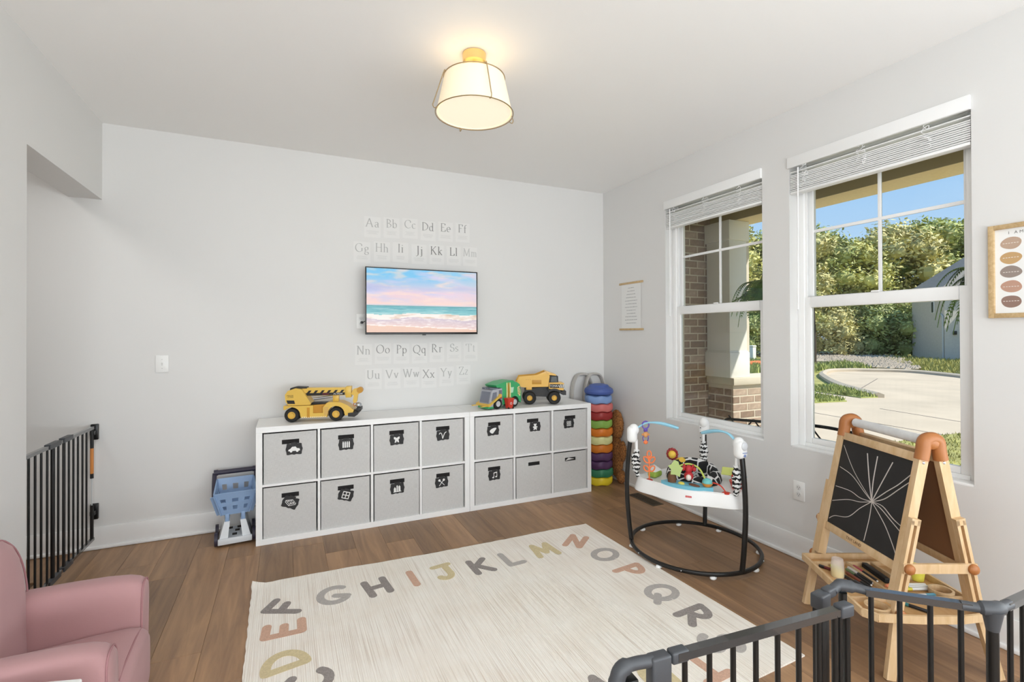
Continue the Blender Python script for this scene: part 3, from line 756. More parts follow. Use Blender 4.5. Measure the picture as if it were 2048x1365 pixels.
def icon(kind, m):
    z0, z1 = 0.0022, 0.0032
    def poly(p, s=1.0): m.prism([(x_ * s, y_ * s) for x_, y_ in p], z0, z1)
    kk = [0]
    def st(p, w):
        kk[0] += 1; m.stroke(p, w, z0, z1 + .00025 * kk[0], cap=math.dist(p[0], p[-1]) > 1e-4)
    if kind == 'car':
        poly([(-.036, -.012), (-.035, -.002), (-.024, .003), (-.013, .016), (.008, .017), (.017, .005), (.033, .002), (.036, -.012)])
        for c in (-.019, .019): m.disc((c, -.013), .008, z1 + .0002, 14)
    elif kind == 'crayons':
        for i in range(4):
            x_ = -.020 + i * .0133
            poly([(x_ - .0045, -.022), (x_ - .0045, .012), (x_ - .0015, .022), (x_ + .0015, .022), (x_ + .0045, .012), (x_ + .0045, -.022)])
    elif kind == 'shirt':
        poly([(-.016, -.022), (-.012, .002), (-.021, .006), (-.020, .022), (-.008, .018), (0, .012), (.008, .018), (.020, .022), (.021, .006), (.012, .002), (.016, -.022), (.004, -.018), (0, -.006), (-.004, -.018)])
    elif kind == 'v':
        st(cr([(-.028, .012), (-.022, .02), (-.012, .016), (-.006, -.004), (-.004, -.024), (.004, -.006), (.014, .014), (.026, .022)], 4), .005)
    elif kind == 'brick':
        for p in ([(-.032, .006), (-.002, -.012), (.034, .006), (.006, .022), (-.032, .006)], [(-.032, .006), (-.032, -.004), (-.002, -.022), (.034, -.004), (.034, .006)], [(-.002, -.012), (-.002, -.022)]): st(p, .0028)
        for c in ((-.014, .007), (0, .014), (.003, -.001), (.017, .006)): st([(c[0] + .0055 * math.cos(i * .63), c[1] + .004 * math.sin(i * .63)) for i in range(11)], .0024)
    elif kind == 'squares':
        for a in (-.022, 0, .022): st([(a, -.022), (a, .022)], .005); st([(-.022, a), (.022, a)], .005)
    elif kind == 'castle':
        poly([(-.026, -.022), (-.026, .0), (-.018, .012), (-.010, .0), (-.010, -.022)]); poly([(-.006, -.022), (-.006, .018), (-.001, .024), (.004, .018), (.004, -.022)])
        poly([(.008, -.022), (.008, .014), (.012, .014), (.012, .02), (.016, .02), (.016, .014), (.022, .014), (.022, -.022)]); st([(-.028, -.024), (.026, -.024)], .004)
    elif kind == 'spoons':
        st([(-.02, -.024), (.012, .012)], .004); st([(.02, -.024), (-.012, .012)], .004); m.disc((.017, .017), .009, z1 + .0009, 14); m.disc((-.017, .017), .009, z1 + .0009, 14)
    elif kind == 'ball':
        poly([(.026 * math.cos(a) + .007 * math.sin(2 * a), .019 * math.sin(a) + .010 * math.cos(a)) for a in [i * .262 for i in range(24)]])
    elif kind == 'bear':
        m.disc((0, .013), .011, z1, 16); m.disc((-.009, .021), .005, z1 + .0003, 12); m.disc((.009, .021), .005, z1 + .0003, 12); m.disc((0, -.008), .013, z1 + .0006, 16)
        for sx_ in (-1, 1): m.disc((sx_ * .015, -.002), .006, z1 + .0009, 12); m.disc((sx_ * .010, -.020), .006, z1 + .0009, 12)
    elif kind == 'puzzle':
        for i in (-1, 1):
            for j in (-1, 1):
                st([(i * .011 - .008, j * .011 - .008), (i * .011 + .008, j * .011 - .008), (i * .011 + .008, j * .011 + .008), (i * .011 - .008, j * .011 + .008), (i * .011 - .008, j * .011 - .008)], .0035); m.disc((i * .011, j * .011), .003, z1, 8)
    elif kind == 'note':
        m.disc((-.012, -.016), .008, z1 + .0012, 14, ry=.006); m.disc((.014, -.012), .008, z1 + .0012, 14, ry=.006)
        st([(-.005, -.016), (-.005, .018)], .004); st([(.021, -.012), (.021, .022)], .004); st([(-.005, .018), (.021, .022)], .007)
ICONS = {('A', 0, 0): ('car', 'a car', 0), ('A', 1, 0): ('crayons', 'crayons', 0), ('A', 2, 0): ('shirt', 'a small shirt shape', 2), ('A', 3, 0): ('v', 'a script letter V', 3),
         ('A', 0, 1): ('brick', 'a toy brick', -24), ('A', 1, 1): ('squares', 'four squares', -18), ('A', 2, 1): ('castle', 'toy blocks', 2), ('A', 3, 1): ('spoons', 'crossed spoons', 3),
         ('B', 0, 0): ('ball', 'a white oval toy', 3), ('B', 1, 0): ('bear', 'a teddy bear', 0), ('B', 2, 0): ('puzzle', 'puzzle pieces', 2), ('B', 0, 1): ('note', 'music notes', 2)}
rn = random.Random(17)
for key, cells in (('A', cellsA), ('B', cellsB)):
    for c, r_, xc, zc in cells:
        ic = ICONS.get((key, c, r_))
        rowt = ('upper', 'lower')[r_]
        if ic: lb = 'light grey fabric bin with a black tag showing %s, %s row' % (ic[1], rowt)
        else: lb = ['light grey fabric bin without a tag beneath the teddy bear bin', 'light grey fabric bin with a white paper corner in its slot, lower row'][c == 2]
        dx = rn.uniform(-.004, .004)
        t = thing('storage_bin', lb, 'storage bin', (xc + dx, SHY + rn.uniform(.008, .016), zc + .0005), R(rn.uniform(-.25, .25)), 'grey fabric bins in the cube shelves')
        obj('front_panel', BIN_FRONT, None, t); obj('bin_sides', BIN_SIDE, None, t); obj('shade_sheet', BIN_SHADE, None, t)
        if ic:
            tx = {('A', 0, 0): .022, ('A', 1, 0): .0, ('B', 1, 0): .02, ('B', 0, 0): -.012, ('B', 2, 0): -.014, ('A', 3, 1): -.012}.get((key, c, r_), 0)
            T_ = FM(Vector((tx, -.0012, sl_z - .052)), (math.cos(R(ic[2])), 0, math.sin(R(ic[2]))), (-math.sin(R(ic[2])), 0, math.cos(R(ic[2]))))
            m = MB(T_); m.prism(pl, 0, .002); m.bb(-.02, .02, .03, .045, -.0005, .0015)
            tg = m.build('label_tag', TAGB, t, smooth=False); tg['label'] = 'black scalloped tag'
            m = MB(T_); icon(ic[0], m); m.build('icon', TAGW, tg, smooth=False)
        elif c == 2:
            m = MB(); m.prism([(-.05, 0), (.03, .012), (-.03, .03)], 0, .0008, FM(Vector((0, -.003, sl_z - .008)), (1, 0, 0), (.1, -.35, .6))); m.build('paper_corner', P('paper_white', (236, 236, 234), .8), t)

# ================================================================== television
BEZ = P('tv_black', (22, 20, 20), .3)
tv = thing('television', 'flat wall-mounted television showing a pastel beach at sunset', 'television', (-1.827, -0.118, 1.375))
TW, TH = .918, .524
m = MB(); m.bb(-TW / 2, TW / 2, 0, .012, 0, .017, .002); m.bb(-TW / 2, TW / 2, 0, .012, TH - .008, TH, .002); m.bb(-TW / 2, -TW / 2 + .009, 0, .012, .017, TH - .008, .002); m.bb(TW / 2 - .009, TW / 2, 0, .012, .017, TH - .008, .002)
m.build('bezel', BEZ, tv)
m = MB(); m.bb(-TW / 2 + .002, TW / 2 - .002, .012, .03, .002, TH - .002, .003); m.bb(-.3, .3, .03, .06, .06, .38, .01); m.build('housing', BEZ, tv)
m = MB(); m.bb(-.12, .12, .06, .075, .12, .32); m.bb(-.04, .04, .075, .108, .18, .26); m.bb(-.09, .09, .108, .1175, .08, .34); m.build('wall_bracket', BLACK, tv)
m = MB(); m.bb(-.014, .014, .001, .010, -.008, .0); m.build('sensor', BEZ, tv)
def mix(a, b_, t): t = max(0, min(1, t)); return tuple(a[i] + (b_[i] - a[i]) * t for i in range(3))
def fb(x_, y_, z=0, o=4):
    return sum(noise.noise((x_ * 2 ** i, y_ * 2 ** i, z + i * 7.1)) / 2 ** i for i in range(o))
def screen_col(u, v):
    hz = .425
    if v > hz:
        t = (v - hz) / (1 - hz)
        base_ = mix((250, 214, 200), (232, 205, 222), t / .35) if t < .35 else mix((232, 205, 222), (120, 198, 240), (t - .35) / .45)
        c = fb(u * 3.2 + v * 2, v * 7.5, 1.3); c2 = fb(u * 5, v * 14, 4.2)
        base_ = mix(base_, (206, 206, 236), max(0, c * 1.5) * (1 if t > .3 else .5))
        base_ = mix(base_, (252, 222, 208), max(0, c2 * 1.2 + .05) * .8)
        if t > .35 and t < .62: base_ = mix(base_, (184, 190, 226), max(0, .55 - abs(t - .5) * 6 + c))
        base_ = mix(base_, (246, 226, 222), max(0, u - .55) * .9 * (1 - abs(t - .7)))
        if t < .03: base_ = mix(base_, (214, 208, 222), .8)
        return base_
    wv = .02 * fb(u * 4, .3) + .012 * math.sin(u * 9)
    d = hz - v
    f1 = .135 + wv; f2 = .20 + wv * 1.6 + .02 * u
    if d < f1:
        t = d / f1
        c = mix((92, 170, 182), (140, 206, 208), t); c = mix(c, (70, 150, 165), max(0, fb(u * 6, v * 70, 2) * 1.2)); c = mix(c, (200, 226, 226), max(0, fb(u * 4, v * 55, 9) - .15) * 1.3)
        if d < .012: c = mix(c, (76, 150, 140), .6)
        return c
    if d < f2:
        c = mix((250, 240, 232), (214, 184, 160), max(0, fb(u * 9, v * 24, 5) + (u - .35) * .5)); return c
    sand = .30 + .07 * u + .012 * fb(u * 7, 3.3)
    if d < sand:
        t = (d - f2) / max(.01, sand - f2)
        c = mix((206, 190, 204), (232, 202, 196), t); c = mix(c, (250, 240, 238), max(0, fb(u * 14, v * 40, 8) + .02) * 1.3); return c
    if d < sand + .014: return (250, 238, 232)
    return mix((236, 196, 174), (226, 186, 164), (d - sand) * 5 + fb(u * 8, v * 20, 3) * .2)
nx_, ny_ = 190, 110
vs = []; fs = []; cols = []
sx0, sx1, sz0, sz1 = -TW / 2 + .009, TW / 2 - .009, .017, TH - .008
for j in range(ny_ + 1):
    for i in range(nx_ + 1):
        u, v = i / nx_, j / ny_
        vs.append((sx0 + (sx1 - sx0) * u, .004, sz0 + (sz1 - sz0) * v)); cols.append(lin(tuple(max(0, min(255, q)) for q in screen_col(u, v))))
for j in range(ny_):
    for i in range(nx_):
        a = j * (nx_ + 1) + i; fs.append((a, a + 1, a + nx_ + 2, a + nx_ + 1))
me = bpy.data.meshes.new('screen'); me.from_pydata(vs, [], fs)
ca = me.color_attributes.new('picture', 'FLOAT_COLOR', 'POINT')
for i, c in enumerate(cols): ca.data[i].color = (*c, 1)
SCR = bpy.data.materials.new('screen_picture'); SCR.use_nodes = True
nt = SCR.node_tree; b_ = nt.nodes['Principled BSDF']; at = nt.nodes.new('ShaderNodeVertexColor'); at.layer_name = 'picture'
b_.inputs['Base Color'].default_value = (.01, .01, .01, 1); b_.inputs['Roughness'].default_value = .25
nt.links.new(at.outputs[0], b_.inputs['Emission Color']); b_.inputs['Emission Strength'].default_value = .95
obj('screen', me, SCR, tv)

# ================================================================== outlets, switch, vent
PLATE = P('cover_plate', (240, 240, 238), .35)
def outlet(loc, rz, label, plug=False):
    t = thing('wall_outlet', label, 'outlet', loc, rz)      # plate faces local -y
    m = MB(); m.bb(-.036, .036, -.006, 0, -.058, .058, .003); m.build('plate', PLATE, t)
    for s_ in (-1, 1):
        m = MB(); m.lathe([(.0, 0), (.0165, 0), (.017, .002), (.0, .002)], 20, T=FM(Vector((0, -.006, s_ * .021)), (1, 0, 0), (0, 0, 1))); m.build('receptacle', P('receptacle_white', (228, 228, 226), .4), t)
        m = MB()
        for q in (-.006, .006): m.bb(q - .001, q + .001, -.0087, -.0081, s_ * .021 - .002, s_ * .021 + .006)
        m.ball((0, -.0083, s_ * .021 - .008), .0022, 8, 6); m.build('socket_slot', BLACK, t)
    return t
outlet((-0.0005, -2.016, 0.411), R(-90), 'white double outlet on the wall under the windows')
to = outlet((-2.3035, -0.0005, 1.48), 0, 'white outlet on the wall half hidden by the television')
t = thing('power_plug', 'black plug and cord in the outlet beside the television', 'plug', (-2.298, -0.0105, 1.470)); m = MB(); m.cyl((0, -.001, 0), (0, -.02, 0), .012, .009, 12); m.build('plug_head', BLACK, t)
m = MB(); m.tube(cr([(0, -.02, 0), (.015, -.03, .006), (.045, -.04, .016), (.2, -.04, .03)], 4), .003, 6); m.build('cord', BLACK, t)
t = thing('light_switch', 'white light switch on the far wall near the doorway', 'switch', (-3.598, -0.0005, 1.181)); m = MB(); m.bb(-.037, .037, -.006, 0, -.058, .058, .003); m.build('plate', PLATE, t)
m = MB(); m.bb(-.005, .005, -.007, -.005, -.012, .012); m.bb(-.004, .004, -.016, -.006, 0, .008, .002); m.build('toggle', P('toggle_white', (226, 226, 224), .4), t)
m = MB(); m.ball((0, -.0062, .03), .0025, 8, 6); m.ball((0, -.0062, -.03), .0025, 8, 6); m.build('screw', P('screw_grey', (190, 190, 188), .4), t)
VENT = P('vent_bronze', (92, 78, 62), .5, metal=.3)
t = thing('floor_vent', 'brown metal floor vent near the wall behind the baby jumper', 'vent', (-0.140, -0.772, 0.0005))
m = MB(); m.bb(-.055, .055, -.155, -.145, 0, .004); m.bb(-.055, .055, .145, .155, 0, .004); m.bb(-.055, -.045, -.145, .145, 0, .004); m.bb(.045, .055, -.145, .145, 0, .004); m.build('frame', VENT, t)
m = MB(); m.bb(-.045, .045, -.145, .145, 0, .0008); m.build('shadow_gap', P('vent_dark', (24, 20, 18), .8), t)
for i in range(16):
    m = MB(); m.bar((-.045, -.135 + i * .018, .002), (.045, -.135 + i * .018, .002), .006, .002); m.build('slat', VENT, t)

# ================================================================== alphabet cards
GLY = {
'A': 'L0,0,.36,1 L.36,1,.72,0 L.13,.34,.59,.34 S0,0 S.72,0', 'B': 'L.1,0,.1,1 A.1,.76,.36,.24,-90,90 A.1,.26,.44,.26,-90,90 S.1,0 S.1,1', 'C': 'A.45,.5,.42,.5,50,310 L.73,.9,.73,.7',
'D': 'L.1,0,.1,1 A.1,.5,.62,.5,-90,90 S.1,0 S.1,1', 'E': 'L.1,0,.1,1 L.1,1,.55,1 L.1,.52,.45,.52 L.1,0,.58,0 L.55,1,.55,.8 L.58,0,.6,.22 S.1,0 S.1,1', 'F': 'L.1,0,.1,1 L.1,1,.55,1 L.1,.52,.44,.52 L.55,1,.55,.8 S.1,0 S.1,1',
'G': 'A.45,.5,.42,.5,50,315 L.76,.42,.76,.1 S.76,.42 L.73,.9,.73,.7', 'H': 'L.1,0,.1,1 L.66,0,.66,1 L.1,.52,.66,.52 S.1,0 S.1,1 S.66,0 S.66,1', 'I': 'L.15,0,.15,1 S.15,0 S.15,1', 'J': 'L.3,1,.3,0 A.12,0,.18,.24,0,-110 S.3,1',
'K': 'L.1,0,.1,1 L.62,1,.1,.45 L.26,.58,.68,0 S.1,0 S.1,1 S.62,1 S.68,0', 'L': 'L.1,0,.1,1 L.1,0,.55,0 L.55,0,.58,.24 S.1,0 S.1,1', 'M': 'L.08,0,.12,1 L.12,1,.44,.05 L.44,.05,.76,1 L.76,1,.8,0 S.08,0 S.8,0 S.08,1 S.8,1',
'N': 'L.1,0,.1,1 L.1,1,.68,0 L.68,0,.68,1 S.1,0 S.06,1 S.68,1', 'O': 'A.44,.5,.42,.5,0,360', 'P': 'L.1,0,.1,1 A.1,.74,.42,.26,-90,90 S.1,0 S.1,1', 'Q': 'A.44,.5,.42,.5,0,360 L.42,.05,.86,-.26', 'R': 'L.1,0,.1,1 A.1,.74,.4,.26,-90,90 L.3,.48,.66,0 S.1,0 S.1,1 S.68,0',
'S': 'A.3,.75,.22,.25,30,270 A.3,.25,.25,.25,90,-150 L.5,.9,.5,.75 L.06,.1,.06,.26', 'T': 'L.36,0,.36,1 L0,1,.72,1 L0,1,0,.78 L.72,1,.72,.78 S.36,0', 'U': 'L.1,1,.1,.3 A.37,.3,.27,.3,180,360 L.64,.3,.64,1 S.1,1 S.64,1', 'V': 'L0,1,.36,0 L.36,0,.72,1 S0,1 S.72,1',
'W': 'L0,1,.27,0 L.27,0,.48,.9 L.44,1,.72,0 L.72,0,.98,1 S0,1 S.44,1 S.98,1', 'X': 'L0,1,.66,0 L0,0,.66,1 S0,0 S.66,0 S0,1 S.66,1', 'Y': 'L0,1,.34,.48 L.68,1,.34,.48 L.34,.48,.34,0 S0,1 S.68,1 S.34,0', 'Z': 'L.05,1,.6,1 L.6,1,.05,0 L.05,0,.62,0 L.05,1,.05,.8 L.62,0,.62,.2',
'a': 'A.2,.42,.17,.18,160,0 L.37,.44,.37,.06 A.2,.16,.17,.17,0,360 L.37,.06,.46,0', 'b': 'L.08,1,.08,0 A.28,.3,.2,.3,0,360 S.05,1', 'c': 'A.25,.3,.22,.3,45,315', 'd': 'A.24,.3,.2,.3,0,360 L.44,1,.44,0 S.4,1 S.48,0', 'e': 'A.25,.3,.22,.3,0,305 L.03,.32,.47,.32',
'f': 'L.15,0,.15,.75 A.3,.75,.15,.24,180,60 L.02,.6,.32,.6 S.15,0', 'g': 'A.24,.42,.18,.18,0,360 A.25,-.14,.22,.16,0,360 L.1,.24,.08,.02 L.4,.56,.5,.6', 'h': 'L.08,1,.08,0 A.26,.38,.18,.22,180,0 L.44,.38,.44,0 S.05,1 S.08,0 S.44,0', 'i': 'L.12,.6,.12,0 O.12,.86 S.1,.6 S.12,0', 'j': 'L.18,.6,.18,-.12 A.05,-.12,.13,.17,0,-110 O.18,.86 S.16,.6',
'k': 'L.08,1,.08,0 L.4,.6,.08,.28 L.18,.36,.45,0 S.05,1 S.08,0 S.45,0 S.42,.6', 'l': 'L.1,1,.1,0 S.07,1 S.1,0', 'm': 'L.08,.6,.08,0 A.22,.4,.14,.2,180,0 L.36,.4,.36,0 A.5,.4,.14,.2,180,0 L.64,.4,.64,0 S.05,.6 S.08,0 S.36,0 S.64,0', 'n': 'L.08,.6,.08,0 A.26,.38,.18,.22,180,0 L.44,.38,.44,0 S.05,.6 S.08,0 S.44,0',
'o': 'A.26,.3,.23,.3,0,360', 'p': 'L.08,.6,.08,-.32 A.28,.3,.2,.3,0,360 S.05,.6 S.08,-.32', 'q': 'A.24,.3,.2,.3,0,360 L.44,.6,.44,-.32 S.44,-.32', 'r': 'L.08,.6,.08,0 A.25,.4,.16,.2,180,50 S.05,.6 S.08,0', 's': 'A.18,.45,.14,.15,30,270 A.18,.15,.15,.15,90,-150', 't': 'L.15,.82,.15,.12 A.27,.12,.12,.12,180,300 L.02,.6,.32,.6',
'u': 'L.08,.6,.08,.2 A.26,.2,.18,.2,180,360 L.44,.6,.44,0 S.05,.6 S.4,.6 S.48,0', 'v': 'L0,.6,.2,0 L.2,0,.4,.6 S0,.6 S.4,.6', 'w': 'L0,.6,.17,0 L.17,0,.32,.55 L.3,.6,.46,0 L.46,0,.62,.6 S0,.6 S.62,.6', 'x': 'L0,.6,.4,0 L0,0,.4,.6 S0,0 S.4,0 S0,.6 S.4,.6', 'y': 'L0,.6,.2,0 L.4,.6,.1,-.3 S0,.6 S.4,.6', 'z': 'L.02,.6,.38,.6 L.38,.6,.02,0 L.02,0,.4,0'}
def glyph_pts(g):
    out = []
    for tok in GLY[g].split():
        v = [float(q) for q in tok[1:].split(',')]
        if tok[0] == 'L':
            n = 3; out.append([(v[0] + (v[2] - v[0]) * i / n, v[1] + (v[3] - v[1]) * i / n) for i in range(n + 1)])
        elif tok[0] == 'A': out.append(arc(*v, n=18))
        elif tok[0] == 'S': out.append([(v[0] - .10, v[1]), (v[0] + .10, v[1])])
        elif tok[0] == 'O': out.append([(v[0] - .035, v[1]), (v[0] + .035, v[1])])
    return out
def serif_draw(m, g, x0, sc, dy=0):
    w = max(p[0] for s_ in glyph_pts(g) for p in s_)
    for kq, (tok, s_) in enumerate(zip(GLY[g].split(), glyph_pts(g))):
        ws = []
        for i in range(len(s_)):
            a = s_[max(i - 1, 0)]; b_ = s_[min(i + 1, len(s_) - 1)]
            th = math.atan2(b_[1] - a[1], b_[0] - a[0]); q = abs(math.sin(th - R(18))) ** 1.6
            ws.append((.035 + .085 * q) * sc if tok[0] != 'O' else .13 * sc)
        m.stroke([(x0 + p[0] * sc, p[1] * sc + dy) for p in s_], ws, .0001, .0003 + .0002 * kq, cap=False)
    return w * sc
CARDP = [(-2.213, 2.26), (-2.064, 2.266), (-1.914, 2.275), (-1.763, 2.268), (-1.611, 2.273), (-1.46, 2.278), (-2.294, 2.055), (-2.14, 2.066), (-1.992, 2.072), (-1.839, 2.067), (-1.69, 2.073), (-1.541, 2.074), (-1.392, 2.076), (-2.284, 1.247), (-2.134, 1.253), (-1.986, 1.25), (-1.837, 1.248), (-1.689, 1.254), (-1.54, 1.256), (-1.39, 1.253), (-2.208, 1.051), (-2.059, 1.05), (-1.904, 1.052), (-1.758, 1.042), (-1.606, 1.049), (-1.455, 1.057)]
CARD = P('card_paper', (229, 228, 226), .65)
INKS = [P('ink_%d' % i, c, .8) for i, c in enumerate([(184, 184, 182), (156, 156, 154), (132, 132, 130), (200, 200, 198)])]
dark = {'J': 2, 'K': 2, 'L': 2, 'I': 1, 'P': 1, 'Q': 1, 'R': 1, 'O': 1, 'M': 3, 'D': 1, 'E': 1, 'F': 1, 'X': 1, 'T': 3, 'S': 0}
CAPT = P('caption_ink', (205, 205, 203), .8)
rn = random.Random(23)
cardme = None
for i, (x_, z_) in enumerate(CARDP):
    L_ = chr(65 + i)
    row = [('top row', range(0, 6)), ('row just above the television', range(6, 13)), ('row just below the television', range(13, 20)), ('bottom row', range(20, 26))]
    rt = [n for n, r_ in row if i in r_][0]
    t = thing('alphabet_card', 'white card lettered %s%s on the wall, %s' % (L_, L_.lower(), rt), 'card', (x_, -0.0006, z_), 0, 'alphabet cards around the television')
    t.rotation_euler = (0, R(rn.uniform(-.6, .6)), 0)
    if cardme is None:
        m = MB(); m.bb(-.064, .064, -.0008, 0, -.112, .052); cardme = m.build('paper', CARD, t).data
    else: obj('paper', cardme, None, t)
    m = MB(XZ((0, -.0009, -.028))); sc = .066
    wa = serif_draw(MB(), L_, 0, sc); wb = serif_draw(MB(), L_.lower(), 0, sc); g = .012; x0 = -(wa + g + wb) / 2
    serif_draw(m, L_, x0, sc); serif_draw(m, L_.lower(), x0 + wa + g, sc); m.build('letters', INKS[dark.get(L_, 0)], t, smooth=False)
    m = MB(XZ((0, -.0009, 0)))
    for k_ in range(4):
        w_ = rn.uniform(.03, .05); m.stroke([(-w_, -.060 - k_ * .008), (w_, -.060 - k_ * .008)], .0016, .0001, .0002, cap=False)
    m.build('caption', CAPT, t, smooth=False)

# ================================================================== small hanging scroll and framed print on the window wall
YZ = lambda o: FM(o, (0, -1, 0), (0, 0, 1))     # drawing plane facing -x (x axis runs towards the camera)
LW = wood('light_oak', '#b99a6c', '#d3b88c', scale=(3, 0, 0), stretch=(3, 20, 20), rough=.6, bump=.03)
t = thing('hanging_scroll', 'small paper scroll with wooden rods hung beside the window', 'poster', (0, -0.43, 1.405))
m = MB(YZ((-.004, 0, 0))); m.bb(-.135, .135, .012, .425, 0, .0012); m.build('paper', P('scroll_paper', (232, 232, 230), .8), t)
for z_ in (0.0, .42):
    m = MB(); m.bb(-.012, -.001, -.165, .165, z_, z_ + .018, .002); m.build('rod', LW, t)
m = MB(YZ((-.0055, 0, 0))); rn = random.Random(4)
for i in range(12):
    w_ = [.04, .05, .06, .07, .085, .075, .085, .065, .06, .08, .085, .07][i]; x_ = -w_; z_ = .385 - i * .029
    while x_ < w_:
        d = rn.uniform(.006, .02); m.stroke([(x_, z_), (min(w_, x_ + d), z_ + rn.uniform(-.001, .001))], .0065, 0, .0002, cap=False); x_ += d + .005
tag(m.build('print', P('scroll_ink', (176, 176, 176), .8), t, smooth=False), kind='stuff')
t = thing('framed_print', 'framed print of muted oval blobs at the edge of the window wall', 'picture', (0, -2.914, 1.435))
FW, FH = .40, .405
m = MB(YZ((-.001, 0, 0))); m.bb(0, .02, 0, FH, 0, .018, .001); m.bb(FW - .02, FW, 0, FH, 0, .018, .001); m.bb(.02, FW - .02, 0, .02, 0, .018, .001); m.bb(.02, FW - .02, FH - .02, FH, 0, .018, .001); m.build('frame', LW, t)
m = MB(YZ((-.001, 0, 0))); m.bb(.02, FW - .02, .02, FH - .02, .002, .006); m.build('paper', P('print_paper', (238, 238, 236), .7), t)
OV = [[(186, 160, 140), (196, 160, 112), (150, 136, 128), (190, 150, 130), (146, 118, 106)], [(204, 164, 104), (160, 140, 124), (190, 160, 120), (126, 132, 156), (190, 166, 122)], [(170, 176, 160), (200, 150, 130), (150, 130, 120), (196, 172, 130), (140, 140, 150)]]
for ci, col in enumerate(OV):
    for ri, c in enumerate(col):
        mt = P('blob_%d_%d' % (ci, ri), c, .8)
        m = MB(YZ((-.0072, 0, 0))); cx_ = .072 + ci * .102; cy_ = .322 - ri * .0625
        m.prism([(cx_ + .034 * math.cos(a) * (1 + .06 * math.sin(2 * a + ri)), cy_ + .026 * math.sin(a) * (1 + .10 * math.cos(a + ri * 2))) for a in [i * 6.2832 / 28 for i in range(28)]], 0, .0003); bo = m.build('blob', mt, t, smooth=False)
        m = MB(YZ((-.0077, 0, 0)))
        for q in range(6): m.stroke([(cx_ - .026 + q * .009, cy_), (cx_ - .020 + q * .009, cy_)], .0025, 0, .0002, cap=False)
        m.build('lettering', P('blob_text', (228, 222, 214), .8), bo, smooth=False)
text('title', 'I AM A C', .017, P('print_ink', (120, 118, 116), .8), t, YZ((-.0075, -.115, .366)), .0001, space=1.6)

# ================================================================== ceiling lamp
lampo = thing('ceiling_lamp', 'cream drum ceiling lamp with brass cap and thin wire frame', 'lamp', (-1.995, -1.735, CZ))
BRASS = P('brass', (236, 208, 146), .3, metal=1.0); WIRE = P('wire_metal', (186, 166, 132), .35, metal=1.0)
SHADE = P('lamp_shade', (246, 230, 200), .8, emis=.30)
DIFF = P('lamp_diffuser', (255, 244, 220), .8, emis=.40)
m = MB(); m.lathe([(0, -.052), (.05, -.052), (.057, -.046), (.058, -.004), (.0, -.0005)], 32); m.build('canopy', BRASS, lampo)
m = MB(); m.lathe([(.146, -.125), (.184, -.296), (.186, -.296), (.148, -.125)], 56, cap=False); m.build('shade', SHADE, lampo)
m = MB(); m.lathe([(.0, -.290), (.178, -.292), (.178, -.288), (.0, -.286)], 48, cap=False); m.build('diffuser', DIFF, lampo)
ring = lambda r_, z_: [(r_ * math.cos(i * 2 * math.pi / 56), r_ * math.sin(i * 2 * math.pi / 56), z_) for i in range(56)]
m = MB(); m.tube(ring(.191, -.298), .0028, 6, closed=True); m.build('lower_ring', WIRE, lampo)
m = MB(); m.tube(ring(.150, -.122), .0025, 6, closed=True); m.build('upper_ring', WIRE, lampo)
for k_ in range(4):
    a = R(-89 + 90 * k_); d = Vector((math.cos(a), math.sin(a), 0)); zz = Vector((0, 0, 1))
    m = MB(); m.tube(cr([d * .14 - zz * .13, d * .150 - zz * .118, d * .158 - zz * .128, d * .206 - zz * .275, d * .212 - zz * .292, d * .205 - zz * .306, d * .190 - zz * .302], 4), .0026, 6); m.build('wire_arm', WIRE, lampo)
m = MB(); m.cyl((0, 0, -.052), (0, 0, -.13), .008, n=10)
for k_ in range(3):
    a = k_ * 2.094; m.tube([(0, 0, -.122), (.15 * math.cos(a), .15 * math.sin(a), -.122)], .002, 5)
m.build('spider', BRASS, lampo)
lp = lamp('ceiling_lamp_bulb', 'POINT', (-1.995, -1.735, CZ - .19), 0.28, (1.0, 0.93, 0.82)); lp.data.shadow_soft_size = .04; 
lp.parent = lampo; lp.location = (0, 0, -.19)

